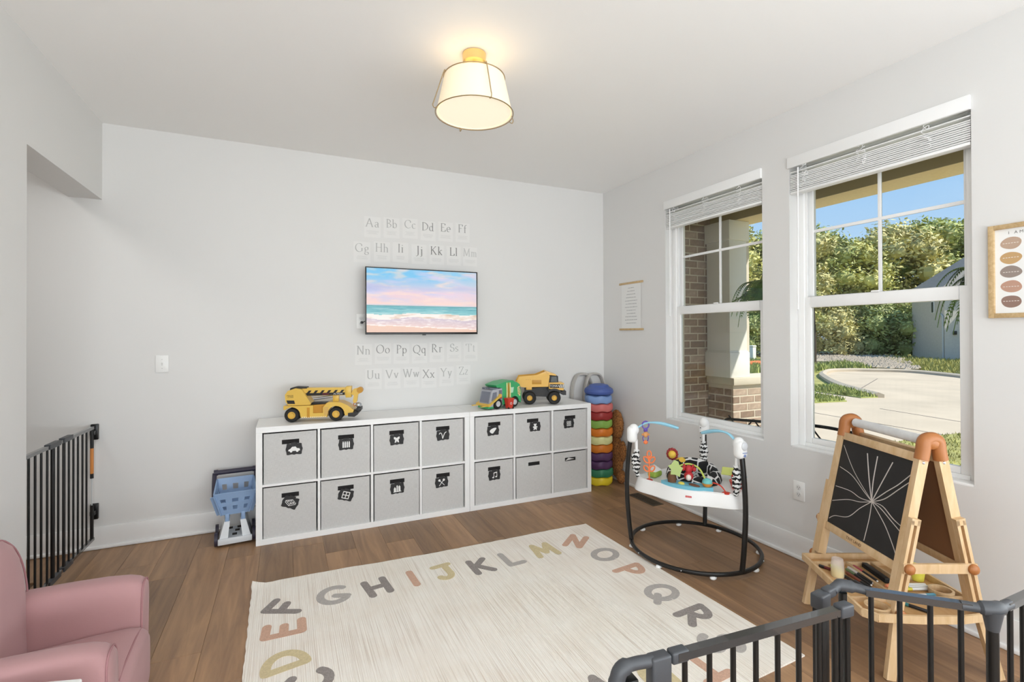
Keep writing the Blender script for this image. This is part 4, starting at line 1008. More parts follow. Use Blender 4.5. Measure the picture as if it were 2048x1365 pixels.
# ================================================================== rug with letters
def rugmat():
    m = bpy.data.materials.new('rug_weave'); m.use_nodes = True
    nt = m.node_tree; N = nt.nodes; L = nt.links; bs = N['Principled BSDF']; t = N.new('ShaderNodeTexCoord')
    n1 = N.new('ShaderNodeTexNoise'); n1.inputs['Scale'].default_value = 1; n1.inputs['Detail'].default_value = 4
    mp = N.new('ShaderNodeMapping'); mp.inputs['Scale'].default_value = (260, 2.0, 1); L.new(t.outputs['Object'], mp.inputs[0]); L.new(mp.outputs[0], n1.inputs['Vector'])
    n2 = N.new('ShaderNodeTexNoise'); n2.inputs['Scale'].default_value = 5; n2.inputs['Detail'].default_value = 4; L.new(t.outputs['Object'], n2.inputs['Vector'])
    wv = N.new('ShaderNodeTexWave'); wv.bands_direction = 'X'; wv.inputs['Scale'].default_value = 38; wv.inputs['Distortion'].default_value = .6; L.new(t.outputs['Object'], wv.inputs[0])
    r1 = N.new('ShaderNodeValToRGB'); r1.color_ramp.elements[0].position = .30; r1.color_ramp.elements[0].color = lin((216, 203, 190)) + (1,); r1.color_ramp.elements[1].position = .50; r1.color_ramp.elements[1].color = lin((246, 240, 231)) + (1,)
    L.new(n1.outputs[0], r1.inputs[0])
    mx = N.new('ShaderNodeMixRGB'); mx.blend_type = 'MULTIPLY'; r2 = N.new('ShaderNodeValToRGB'); r2.color_ramp.elements[0].position = .35; r2.color_ramp.elements[0].color = (.965, .945, .925, 1); r2.color_ramp.elements[1].position = .6; r2.color_ramp.elements[1].color = (1, 1, 1, 1)
    L.new(n2.outputs[0], r2.inputs[0]); mx.inputs[0].default_value = 1; L.new(r1.outputs[0], mx.inputs[1]); L.new(r2.outputs[0], mx.inputs[2]); L.new(mx.outputs[0], bs.inputs['Base Color'])
    ad = N.new('ShaderNodeMath'); L.new(wv.outputs[1], ad.inputs[0]); L.new(n1.outputs[0], ad.inputs[1])
    bu = N.new('ShaderNodeBump'); bu.inputs['Strength'].default_value = .5; bu.inputs['Distance'].default_value = .002; L.new(ad.outputs[0], bu.inputs['Height']); L.new(bu.outputs[0], bs.inputs['Normal'])
    bs.inputs['Roughness'].default_value = .95
    return m
rug = thing('alphabet_rug', 'cream woven rug bordered with muted alphabet letters', 'rug', (0, 0, 0))
ca_, cb_, cc_, cd_ = Vector((-3.008, -.975, 0)), Vector((-.888, -1.024, 0)), Vector((-.846, -2.624, 0)), Vector((-2.985, -2.70, 0))
vs = []; fs = []; nu, nv = 64, 48; rn = random.Random(2)
jag = [rn.uniform(-.003, .003) for _ in range(400)]
for s_ in (0, 1):
    for j in range(nv + 1):
        for i in range(nu + 1):
            u, v = i / nu, j / nv
            p = (ca_ * (1 - u) + cb_ * u) * (1 - v) + (cd_ * (1 - u) + cc_ * u) * v
            if j == 0: p.y += jag[i] + .006 * math.sin(u * 9)
            if i == 0: p.x += jag[80 + j]
            z_ = .001 + .007 * s_
            cl = max(0, 1 - math.hypot(u * 2.1, v * 1.6) / .09); z_ += .022 * cl * cl
            z_ += .003 * max(0, math.sin(u * 7 + 1)) * max(0, 1 - v * 9)
            vs.append((p.x, p.y, z_))
K = (nu + 1) * (nv + 1)
for j in range(nv):
    for i in range(nu):
        a = j * (nu + 1) + i; q = (a, a + 1, a + nu + 2, a + nu + 1); fs.append(tuple(K + k_ for k_ in q[::-1])); fs.append(q)
edge = [i for i in range(nu + 1)] + [(j + 1) * (nu + 1) - 1 for j in range(1, nv + 1)] + [nv * (nu + 1) + i for i in range(nu - 1, -1, -1)] + [j * (nu + 1) for j in range(nv - 1, 0, -1)]
for i in range(len(edge)):
    a, b_ = edge[i], edge[(i + 1) % len(edge)]; fs.append((a, b_, K + b_, K + a))
m = MB(); m.add(vs, fs); m.build('woven_base', rugmat(), rug)
RUGL = {'C': 'A.42,.5,.36,.42,45,315', 'D': 'L.12,.08,.12,.92 A.12,.5,.55,.42,-90,90', 'E': 'L.12,.08,.12,.92 L.12,.92,.6,.9 L.12,.5,.5,.5 L.12,.08,.62,.1', 'F': 'L.12,.05,.14,.92 L.14,.92,.66,.86 L.14,.5,.5,.5', 'G': 'A.45,.5,.38,.42,60,330 L.8,.36,.48,.44', 'H': 'L.12,.08,.1,.92 L.62,.08,.64,.92 L.12,.5,.62,.5', 'I': 'L.2,.08,.18,.92', 'J': 'L.1,.9,.6,.92 L.46,.9,.46,.35 A.26,.35,.2,.27,0,-150', 'K': 'L.12,.08,.12,.92 L.6,.92,.14,.46 L.26,.54,.64,.08', 'L': 'L.14,.92,.14,.1 L.14,.1,.6,.12', 'M': 'L.08,.08,.16,.92 L.16,.92,.42,.3 L.42,.3,.66,.92 L.66,.92,.76,.08', 'N': 'L.1,.05,.12,.95 L.12,.95,.6,.08 L.6,.08,.62,.95', 'O': 'A.42,.5,.34,.42,0,360', 'P': 'L.14,.05,.14,.95 A.14,.68,.42,.25,-90,90', 'Q': 'A.42,.5,.34,.42,0,360 L.48,.3,.78,.0', 'R': 'L.14,.05,.14,.95 A.14,.68,.42,.25,-90,90 L.3,.42,.64,.06', 'S': 'A.34,.7,.26,.23,30,270 A.34,.26,.28,.22,90,-150', 'T': 'L.36,.05,.36,.92 L.04,.92,.7,.92', 'U': 'L.12,.95,.12,.36 A.37,.36,.25,.28,180,360 L.62,.36,.62,.95', 'V': 'L.06,.95,.36,.08 L.36,.08,.66,.95'}
RC = {'tan': P('letter_tan', (204, 166, 144), .95, vary=.12, vscale=160), 'gold': P('letter_gold', (208, 192, 152), .95, vary=.12, vscale=160), 'grey': P('letter_grey', (178, 172, 167), .95, vary=.12, vscale=160), 'dark': P('letter_charcoal', (146, 138, 134), .95, vary=.22, vscale=160)}
RL = [('C', -2.76, -1.915, 96, 'dark'), ('D', -2.848, -1.728, 100, 'gold'), ('E', -2.849, -1.481, 88, 'tan'), ('F', -2.845, -1.271, 66, 'dark'), ('G', -2.612, -1.265, -8, 'grey'), ('H', -2.392, -1.279, 8, 'dark'), ('I', -2.196, -1.269, 2, 'tan'), ('J', -2.01, -1.268, 6, 'gold'), ('K', -1.798, -1.293, 2, 'dark'), ('L', -1.593, -1.284, 2, 'grey'), ('M', -1.361, -1.263, -2, 'gold'), ('N', -1.11, -1.240, -48, 'tan'), ('O', -1.05, -1.48, -70, 'grey'), ('P', -1.036, -1.714, -84, 'tan'), ('Q', -1.043, -1.977, -88, 'grey'), ('R', -1.036, -2.209, -86, 'dark'), ('S', -1.10, -2.42, -120, 'grey'), ('T', -1.289, -2.493, -176, 'tan'), ('U', -1.499, -2.469, -180, 'gold'), ('V', -1.742, -2.44, -182, 'dark')]
for g, x_, y_, an, c in RL:
    H_ = .185
    toks = RUGL[g].split(); strokes = []
    for tok in toks:
        v = [float(q) for q in tok[1:].split(',')]
        strokes.append([(v[0], v[1]), (v[2], v[3])] if tok[0] == 'L' else arc(*v, n=20))
    xs = [p[0] for s_ in strokes for p in s_]; mx_ = (min(xs) + max(xs)) / 2
    T_ = Matrix.Translation((x_, y_, .0082)) @ Matrix.Rotation(R(an), 4, 'Z')
    m = MB(T_)
    for k_, s_ in enumerate(strokes):
        m.stroke([((p[0] - mx_) * H_, (p[1] - .5) * H_) for p in s_], .040, cap=(s_[0] != s_[-1] and math.dist(s_[0], s_[-1]) > .01), z0=-.0008, z1=.0007 + k_ * .0005)
    lo = m.build('letter', RC[c], rug, smooth=False)

# ================================================================== toys on the shelves
def side(m, poly, ya, yb): return m.prism(poly, -yb, -ya, XZ((0, 0, 0)))
YEL = P('toy_yellow', (224, 184, 78), .38, coat=.2); YELD = P('toy_yellow_deep', (196, 140, 34), .42)
TIRE = P('toy_tire', (26, 25, 24), .7); SILV = P('toy_silver', (200, 204, 208), .25, metal=.7); TBLK = P('toy_black', (30, 29, 28), .5)
RED = P('toy_red', (206, 62, 44), .4); GRN = P('toy_green', (64, 168, 106), .4); GRY = P('toy_grey', (176, 178, 186), .4); GRYD = P('toy_grey_dark', (110, 114, 126), .35); WHT = P('toy_white', (236, 236, 234), .4); CRM = P('toy_cream', (242, 226, 160), .5)
TXB = P('text_black', (24, 22, 22), .6); TXW = P('text_white', (240, 240, 236), .6); TXR = P('text_red', (150, 44, 48), .6)
def wheel(parent, c, r_, w, hubr, tire=TIRE, hub=YEL, ydir=-1, lugs=0):
    T_ = FM(Vector(c), (1, 0, 0), (0, 0, 1))
    m = MB(T_); h = w / 2
    m.lathe([(hubr * .9, -h), (r_ * .86, -h), (r_ * .97, -h * .72), (r_, -h * .4), (r_, h * .4), (r_ * .97, h * .72), (r_ * .86, h), (hubr * .9, h)], 28, cap=False)
    for i in range(lugs):
        a = i * 2 * math.pi / lugs; m.box((r_ * math.cos(a), r_ * math.sin(a), 0), (r_ * .1, r_ * .1, w * .9), T=None)
    wo = m.build('tyre', tire, parent)
    m = MB(T_); m.lathe([(0, -h * .55), (hubr * .45, -h * .55), (hubr * .5, -h * .3), (hubr * .8, -h * .3), (hubr * .92, -h * .95), (hubr, -h * .95), (hubr, h * .95), (hubr * .92, h * .95), (hubr * .8, h * .3), (hubr * .5, h * .3), (hubr * .45, h * .6), (0, h * .6)], 22, cap=False); m.build('hub', hub, wo)
# --- crane truck
ct = thing('toy_crane_truck', 'yellow toy crane truck with striped boom on the shelf', 'toy truck', (-2.805, -0.302, 0.7705), R(-14.5))
AR = lambda cx_, r_, a0, a1: arc(cx_, .049, r_, r_, a0, a1, 10)
m = MB(); side(m, [(-.052, .088)] + AR(0, .056, 135, 0) + [(.06, .03), (.232, .03)] + AR(.291, .057, 180, 0) + [(.352, .036), (.402, .046), (.41, .072), (.372, .106), (.325, .130), (.25, .134), (.232, .13), (.205, .098), (.205, .06), (.14, .06), (.14, .114), (-.052, .114)], .0, .14); m.build('chassis', YEL, ct)
m = MB(); side(m, [(.138, .058), (.207, .058), (.207, .098), (.23, .13), (.215, .118), (.138, .114)], .02, .12); m.build('engine_bay', YELD, ct)
m = MB(); m.bar((.148, .018, .066), (.196, .018, .1), .004, .006); m.bb(.10, .118, -.002, .0, .034, .1); m.build('side_strut', YELD, ct)
m = MB(); m.bb(.11, .245, .03, .11, .1145, .128, .003); m.build('turntable', TBLK, ct)
m = MB(); side(m, [(-.046, .19), (-.042, .14), (-.024, .1165), (.118, .1165), (.124, .126), (.062, .226), (.02, .233), (-.028, .216)], .012, .128); cabo = m.build('cab', YEL, ct)
m = MB(); side(m, [(-.028, .128), (.02, .126), (.014, .15), (-.036, .152)], .0105, .012); m.build('side_window', TBLK, cabo)
m = MB(); side(m, [(-.022, .215), (-.018, .232), (.02, .242), (.09, .238), (.092, .228), (.05, .228)], .04, .1); m.build('cab_roof', TBLK, cabo)
m = MB(); side(m, [(.04, .176), (.35, .174), (.35, .228), (.045, .232)], .042, .098); m.bb(.35, .388, .034, .106, .158, .236, .003); boom = m.build('boom', YEL, ct)
m = MB(); m.bb(.083, .344, .040, .0418, .177, .195)
for i in range(6): side(m, [(.09 + i * .044, .195), (.108 + i * .044, .195), (.122 + i * .044, .213), (.104 + i * .044, .213)], .040, .0418)
m.build('stripe_decal', TXB, boom, smooth=False)
text('lettering', 'MAXX', .016, TXR, boom, XZ((.215, .0396, .186)), .0002, shear=.2); text('lettering', 'ACTION', .016, TXW, boom, XZ((.297, .0396, .186)), .0002, shear=.3)
text('lettering', 'MAXX', .015, TXB, cabo, XZ((-.012, .0115, .182)), .0002); text('lettering', 'ACTION', .010, TXB, cabo, XZ((-.010, .0115, .172)), .0002)
m = MB(); m.cyl((.13, .07, .15), (.26, .07, .166), .009, n=12); m.build('piston', SILV, ct)
m = MB(); m.bb(.262, .302, .05, .09, .132, .176, .003); m.build('boom_rest', YEL, ct)
m = MB(); side(m, [(.386, .18), (.40, .215), (.44, .225), (.462, .212), (.462, .195), (.432, .175), (.425, .125), (.41, .115), (.398, .125), (.404, .17)], .05, .09); hk = m.build('jib', YEL, ct)
m = MB(); m.cyl((.446, .046, .207), (.446, .094, .207), .021, n=20); m.build('pulley', YELD, hk)
m = MB(); m.tube([(.412 + .012 * math.cos(a), .07, .105 + .012 * math.sin(a)) for a in [i * .45 for i in range(12)]], .004, 6); m.build('hook', P('hook_copper', (196, 130, 90), .4), hk)
m = MB(); m.ball((.435, .07, .1), (.022, .03, .02), 14, 8); m.build('beacon', SILV, ct)
m = MB(); side(m, [(.372, .03), (.415, .026), (.438, .042), (.438, .056), (.41, .058), (.372, .054)], -.004, .144); m.bb(.425, .456, .01, .13, .06, .086, .004); m.build('bumper', TBLK, ct)
m = MB()
for i in range(12): side(m, [(.066 + i * .0135, .031), (.0715 + i * .0135, .031), (.076 + i * .0135, .037), (.0705 + i * .0135, .037)], -.0008, 0)
m.build('hazard_dashes', TXW, ct, smooth=False)
m = MB()
for i in range(8): m.bb(.212, .24, -.0012, 0, .046 + i * .007, .050 + i * .007)
m.build('grille', P('grille_tan', (206, 164, 96), .5), ct)
for x_ in (0, .291):
    for y_ in (.018, .122): wheel(ct, (x_, y_, .049), .049, .036, .028)
# --- garbage truck (front = +x, camera side = +y)
gt = thing('toy_garbage_truck', 'green toy garbage truck with grey cab and yellow loader arms', 'toy truck', (-1.116, -0.314, 0.7705), R(-163.2))
def sideg(m, poly, ya, yb): return m.prism(poly, -yb, -ya, XZ((0, 0, 0)))
m = MB(); side(m, [(-.07, .03)] + arc(0, .041, .049, .049, 175, 5, 10) + [(.06, .03), (.135, .03), (.135, .17), (.10, .198), (-.02, .205), (-.055, .185), (-.075, .12)], -.135, 0); gb = m.build('waste_body', GRN, gt)
m = MB(); side(m, [(.0, .206), (.14, .166), (.195, .175), (.205, .192), (.12, .214), (.02, .222)], -.14, .004); m.build('hopper_lid', GRN, gt)
m = MB(); side(m, [(-.05, .17), (-.065, .125), (-.06, .085), (-.035, .1), (-.03, .16)], .0005, .002); sp_ = m.build('hatch_panel', CRM, gb)
m = MB()
for i in range(5): side(m, [(-.062, .105 + i * .013), (-.034, .098 + i * .013), (-.034, .102 + i * .013), (-.062, .109 + i * .013)], .002, .003)
m.build('hatch_stripe', TXB, sp_, smooth=False)
m = MB(); 
for q, mt in ((.055, CRM), (.072, YELD), (.089, CRM)):
    m = MB(); m.tube(cr([(q, -.12, .203), (q, -.02, .21), (q, .004, .19), (q, .005, .07)], 4), .0055, 8); m.build('lift_rail', mt, gt)
m = MB(); side(m, [(.02, .12), (.045, .12), (.045, .165), (.01, .165)], .0, .001); m.build('recycle_decal', P('decal_pale', (190, 226, 200), .5), gb)
m = MB(); side(m, [(.137, .03)] + arc(.18, .041, .047, .047, 170, 10, 10) + [(.235, .012), (.275, .012), (.27, .05), (.245, .145), (.235, .158), (.137, .165)], -.135, 0); cb = m.build('cab', GRY, gt)
m = MB(); m.add([(.2715, -.125, .055), (.2715, -.012, .055), (.2475, -.012, .14), (.2475, -.125, .14)], [(0, 1, 2, 3)]); m.build('windshield', P('toy_glass', (120, 124, 138), .15), cb)
m = MB(); side(m, [(.195, .07), (.25, .07), (.235, .135), (.195, .138)], 0, .0012); m.build('side_window', MATS['toy_glass'], cb)
m = MB(); m.bb(.17, .245, -.13, -.005, .158, .172, .004)
for i in range(4): m.ball((.246, -.115 + i * .032, .166), .007, 8, 6)
m.build('roof_lights', GRYD, cb)
m = MB(); side(m, [(.142, .08), (.172, .08), (.172, .15), (.142, .15)], 0, .002); co = m.build('control_panel', GRYD, gt); m = MB(); side(m, [(.143, .085), (.171, .085), (.171, .102), (.143, .102)], .002, .003); m.build('button', RED, co)
m = MB(); m.bb(.225, .282, -.136, .001, .008, .026, .004); m.build('front_skirt', GRN, gt)
for y_ in (.008, -.143):
    m = MB(); m.bar((.165, y_, .108), (.285, y_, .035), .012, .024, up=(0, 1, 0)); m.cyl((.165, y_ - .007, .108), (.165, y_ + .007, .108), .014, n=14); m.build('loader_arm', YEL, gt)
m = MB(); m.bb(.278, .29, -.15, .014, .028, .05, .003); m.bb(.29, .345, -.135, -.115, .03, .036); m.bb(.29, .345, -.02, -.001, .03, .036); m.build('loader_fork', YEL, gt)
for x_ in (0, .18):
    for y_ in (-.012, -.123): wheel(gt, (x_, y_, .0415), .0415, .03, .026, TIRE, P('hub_grey', (206, 206, 208), .4))
# --- little bin
rb = thing('toy_trash_bin', 'small red toy trash bin beside the garbage truck', 'toy bin', (-1.199, -0.385, 0.7705), R(15))
m = MB(); m.add([(-.021, -.018, .006), (.021, -.018, .006), (.021, .018, .006), (-.021, .018, .006), (-.030, -.026, .082), (.030, -.026, .082), (.030, .026, .082), (-.030, .026, .082)], [(3, 2, 1, 0), (0, 1, 5, 4), (1, 2, 6, 5), (2, 3, 7, 6), (3, 0, 4, 7), (4, 5, 6, 7)]); m.build('bin_body', RED, rb, smooth=False)
m = MB(); m.bb(-.033, .033, -.029, .029, .08, .087, .002); m.build('rim', RED, rb)
for s_ in (-1, 1): m = MB(); m.cyl((s_ * .019, -.02, .008), (s_ * .026, -.02, .008), .008, n=12); m.build('wheel', TBLK, rb)
m = MB(); m.tube([(.0 + .009 * math.cos(a), -.0245, .045 + .009 * math.sin(a)) for a in [i * .9 for i in range(7)]], .0018, 5, closed=True); m.build('recycle_mark', WHT, rb)
# --- dump truck
TY = P('dump_yellow', (230, 178, 66), .35, coat=.3)
dt = thing('toy_dump_truck', 'big yellow toy dump truck with black wheels on the shelf', 'toy truck', (-0.948, -0.258, 0.7705), R(-23))
bed = [(-.118, .186), (-.09, .242), (.055, .252), (.14, .286), (.172, .245), (.158, .152), (-.055, .148), (-.098, .158)]
m = MB(); side(m, bed, .0, .006); m.build('bed_side', TY, dt); m = MB(); side(m, bed, .149, .155); m.build('bed_side', TY, dt)
m = MB(); side(m, [(-.118, .186), (-.098, .158), (-.055, .148), (.158, .152), (.172, .245), (.14, .286), (.134, .28), (.15, .24), (.145, .162), (-.05, .158), (-.092, .166), (-.11, .19)], .006, .149); m.build('bed_floor', TY, dt)
m = MB(); side(m, [(.14, .286), (.225, .256), (.23, .246), (.165, .252), (.136, .276)], .0, .155); m.build('cab_guard', TY, dt)
m = MB()
for i in range(3): m.cyl((-.03 + i * .017, -.0012, .214), (-.03 + i * .017, .001, .214), .0035, n=8)
m.bb(.02, .10, -.002, 0, .175, .21, .001); m.build('bed_mark', YELD, dt)
m = MB(); side(m, [(-.04, .07), (.19, .06), (.29, .1), (.29, .135), (.15, .148), (-.04, .13)], .035, .12); m.build('chassis', TBLK, dt)
m = MB(); m.bb(-.03, .02, .012, .143, .125, .15, .003); m.build('hinge_block', TY, dt)
m = MB(); side(m, [(.165, .185), (.248, .185), (.246, .24), (.178, .242)], .02, .135); dcab = m.build('cab', TBLK, dt)
m = MB(); side(m, [(.182, .192), (.236, .192), (.234, .234), (.19, .236)], .0185, .02); m.build('side_window', P('cab_glass', (70, 74, 72), .15), dcab)
m = MB(); side(m, [(.165, .134), (.292, .118), (.296, .18), (.262, .188), (.165, .186)], .008, .147); hood = m.build('hood', TY, dt)
m = MB(); side(m, [(.172, .142), (.293, .14), (.294, .172), (.172, .174)], .0065, .008); m.build('decal', TXB, hood); 
text('lettering', 'TONKA', .024, TXW, hood, XZ((.215, .0063, .157)), .0002)
m = MB()
for i in range(3): side(m, [(.256 + i * .013, .142), (.262 + i * .013, .142), (.268 + i * .013, .171), (.262 + i * .013, .171)], .0055, .0063)
m.build('decal_stripe', TXW, hood, smooth=False)
m = MB(); side(m, [(.15, .14)] + arc(.211, .056, .075, .08, 120, 40, 8) + [(.29, .12), (.312, .115), (.312, .08), (.285, .08)] + arc(.211, .056, .064, .066, 30, 130, 8), -.002, .157); m.build('fender', TBLK, dt)
for x_ in (0, .211):
    for y_ in (.02, .135): wheel(dt, (x_, y_, .056), .056, .044, .026, TIRE, P('hub_gold', (222, 178, 56), .35))

# ================================================================== toy shopping cart
BLU = P('cart_blue', (142, 170, 206), .4); NAVY = P('cart_navy', (54, 50, 66), .5); CWH = P('cart_white', (216, 220, 224), .4)
sc_ = thing('toy_shopping_cart', 'blue and white toy shopping cart beside the cube shelf', 'toy cart', (-3.150, -0.205, 0), R(4))
def lerp(a, b_, t): return Vector(a) * (1 - t) + Vector(b_) * t
bot = [(-.082, -.085, .205), (.082, -.085, .205), (.088, .09, .22), (-.088, .09, .22)]; topc = [(-.118, -.12, .335), (.118, -.12, .335), (.108, .115, .375), (-.108, .115, .375)]
for k_, nm in enumerate(('basket_front', 'basket_side', 'basket_back', 'basket_side')):
    a0, a1, b0, b1 = bot[k_], bot[(k_ + 1) % 4], topc[k_], topc[(k_ + 1) % 4]
    m = MB(); nc = 3
    up_ = (Vector(b0) - Vector(a0))
    nrm = (Vector(a1) - Vector(a0)).cross(up_).normalized()
    for i in range(nc + 1):
        t = i / nc; p, q = lerp(a0, a1, t), lerp(b0, b1, t); m.bar(p, q, .006, .036 if 0 < i < nc else .046, up=(Vector(a1) - Vector(a0)).normalized())
    for v, h_ in ((0.06, .034), (.5, .026), (.95, .042)):
        m.bar(lerp(a0, b0, v), lerp(a1, b1, v), .0085, h_, up=up_.normalized())
    m.build(nm, BLU, sc_)
m = MB(); m.add(bot, [(0, 1, 2, 3)]); m.add([(x_, y_, z_ - .005) for x_, y_, z_ in bot], [(3, 2, 1, 0)]); m.build('basket_bottom', BLU, sc_)
for s_ in (-1, 1):
    m = MB(); m.tube(cr([(s_ * .122, -.02, .28), (s_ * .126, .06, .34), (s_ * .126, .12, .40), (s_ * .124, .13, .425)], 4), .014, 10); m.build('handle_arm', NAVY, sc_)
m = MB(); m.cyl((-.125, .13, .427), (.125, .13, .427), .0165, n=14); m.cyl((-.13, .13, .427), (-.105, .13, .427), .0195, n=14); m.cyl((.105, .13, .427), (.13, .13, .427), .0195, n=14); m.build('handle_bar', NAVY, sc_)
for s_ in (-1, 1):
    m = MB(); m.add([(s_ * .030, -.10, .155), (s_ * .062, -.10, .155), (s_ * .098, -.125, .02), (s_ * .045, -.125, .02), (s_ * .030, .06, .18), (s_ * .062, .06, .18), (s_ * .098, .12, .02), (s_ * .045, .12, .02)], [(0, 1, 2, 3), (7, 6, 5, 4), (1, 5, 6, 2), (0, 3, 7, 4), (0, 4, 5, 1), (3, 2, 6, 7)]); m.build('leg_panel', CWH, sc_)
    m = MB(); m.bb(s_ * .046 - .012, s_ * .046 + .012, -.095, .05, .15, .205, .004); m.build('leg_post', BLU, sc_)
    m = MB(); m.cyl((s_ * .1, -.075, .043), (s_ * .118, -.075, .043), .043, n=22); m.build('wheel', NAVY, sc_)
    m = MB(); m.cyl((s_ * .1, .085, .043), (s_ * .118, .085, .043), .043, n=22); m.build('wheel', NAVY, sc_)
m = MB(); m.bb(-.098, .098, -.128, -.108, .016, .055, .004); m.build('front_bar', CWH, sc_)
m = MB(); m.bb(-.06, .06, -.10, .11, .04, .048); tr_ = m.build('lower_tray', CWH, sc_)
for i, (x_, y_) in enumerate(((-.03, .09), (.025, .09), (.012, .03), (-.004, -.04))):
    m = MB(); m.bb(x_ - .014, x_ + .014, y_ - .02, y_ + .02, .0482, .0488); m.build('tray_slot', P('slot_dark', (58, 50, 46), .8), tr_)

# ================================================================== stacked stepping stones, hoops, plush bear in the corner
stc = [((226, 200, 44), 'yellow', 'lowest of the stack'), ((52, 122, 88), 'green', 'second from the floor'), ((84, 52, 92), 'dark purple', 'third from the floor'), ((88, 56, 96), 'dark purple', 'fourth from the floor'), ((216, 124, 34), 'orange', 'under the cream one'), ((222, 222, 158), 'pale cream', 'middle of the stack'), ((218, 122, 34), 'orange', 'over the cream one'), ((132, 172, 76), 'lime green', 'under the dark red one'), ((150, 44, 42), 'dark red', 'under the pink one'), ((208, 112, 108), 'salmon pink', 'near the top'), ((126, 156, 206), 'light blue', 'second from the top')]
sx_c, sy_c = -0.216, -0.222; sh = .0738
def stone_mesh(nl, hgt, R_):
    prof = [(0, .004), (R_ * .84, .0), (R_ * .95, .006), (R_, .020), (R_ * 1.0, hgt - .02), (R_ * .955, hgt - .006), (R_ * .86, hgt - .001), (R_ * .4, hgt - .003), (0, hgt - .003)]
    m = MB(); m.lathe(prof, 60, rf=lambda a: 1 + .028 * math.cos(nl * a), zf=lambda a, r_, z_: .0065 * math.cos(nl * a) * (r_ / R_) ** 3); return m
for i, (c, nm, ps) in enumerate(stc):
    m = stone_mesh(6, sh - .0004, .123)
    o = m.build('stepping_stone', P('stone_%d' % i, c, .45)); o.location = (sx_c + .004 * math.sin(i * 2.3), sy_c + .003 * math.cos(i * 1.9), .0005 + i * sh); o.rotation_euler = (0, 0, R(10))
    tag(o, '%s plastic stepping stone, %s' % (nm, ps), 'stepping stone', 'stacked plastic stepping stones')
m = MB(); m.lathe([(0, .002), (.11, 0), (.128, .012), (.134, .03), (.127, .052), (.108, .066), (.098, .069), (.085, .088), (.05, .097), (0, .099)], 48)
o = m.build('stepping_stone', P('stone_top', (70, 92, 158), .5)); o.location = (sx_c, sy_c, .0045 + 11 * sh); tag(o, 'dark blue domed plastic stepping stone topping the stack', 'stepping stone', 'stacked plastic stepping stones')
HOOP = P('hoop_grey', (186, 182, 177), .45)
def hoop(xc, yc, lean, label, rz):
    pts = []
    for i in range(72):
        a = 2 * math.pi * i / 72; s_, c = math.sin(a), math.cos(a)
        z_ = .5 + .475 * math.copysign(abs(s_) ** .8, s_)
        hw = .132 * math.copysign(abs(c) ** .62, c); hw *= 1 - .24 * math.exp(-((z_ - .58) / .16) ** 2)
        pts.append((hw, lean * z_, z_ + .015))
    m = MB(); m.tube(pts, .030, 10, closed=True, flat=.42); o = m.build('plastic_hoop', HOOP); o.location = (xc, yc, 0); o.rotation_euler = (0, 0, rz); tag(o, label, 'hoop', 'grey plastic hoops leaning in the corner')
hoop(-.277, -.052, .018, 'grey plastic hoop leaning on the wall, the one nearer the dump truck', 0)
hoop(-.158, -.104, .04, 'grey plastic hoop leaning right behind the blue topped stack', 0)
FUR = P('bear_fur', (150, 100, 54), .95, vary=.7, vscale=95, bump=.8, bscale=160)
br = thing('plush_bear', 'fuzzy brown plush bear squeezed between stone stack and wall', 'plush toy', (-.049, -.268, 0))
def fuzzy(name, c, r_, seed, n):
    rn = random.Random(seed); m = MB()
    m.ball(c, r_, 22, 16, f=lambda v: 1 + .05 * noise.noise(v * 4 + Vector((seed, 0, 0))))
    vs = []; fs = []
    for i in range(n):
        d = Vector((rn.gauss(0, 1), rn.gauss(0, 1), rn.gauss(0, 1))).normalized(); p = Vector((c[0] + d.x * r_[0], c[1] + d.y * r_[1], c[2] + d.z * r_[2]))
        t = d.cross(Vector((rn.gauss(0, 1), rn.gauss(0, 1), rn.gauss(0, 1)))).normalized(); l = rn.uniform(.008, .016); w = .0024; b0 = len(vs)
        tip = p + d * l * .5 + t * l * .8; tip.x = min(tip.x, .046)
        vs += [p - t.cross(d) * w - d * .002, p + t.cross(d) * w - d * .002, tip]; fs.append((b0, b0 + 1, b0 + 2))
    m.add(vs, fs); return m.build(name, FUR, br, smooth=True)
fuzzy('body', (0, .01, .235), (.040, .095, .19), 1, 2600); hd = fuzzy('head', (0, .0, .53), (.042, .085, .135), 2, 1600); fuzzy('leg', (-.004, -.07, .065), (.038, .05, .058), 3, 700); fuzzy('arm', (.002, -.085, .30), (.032, .035, .09), 4, 700)

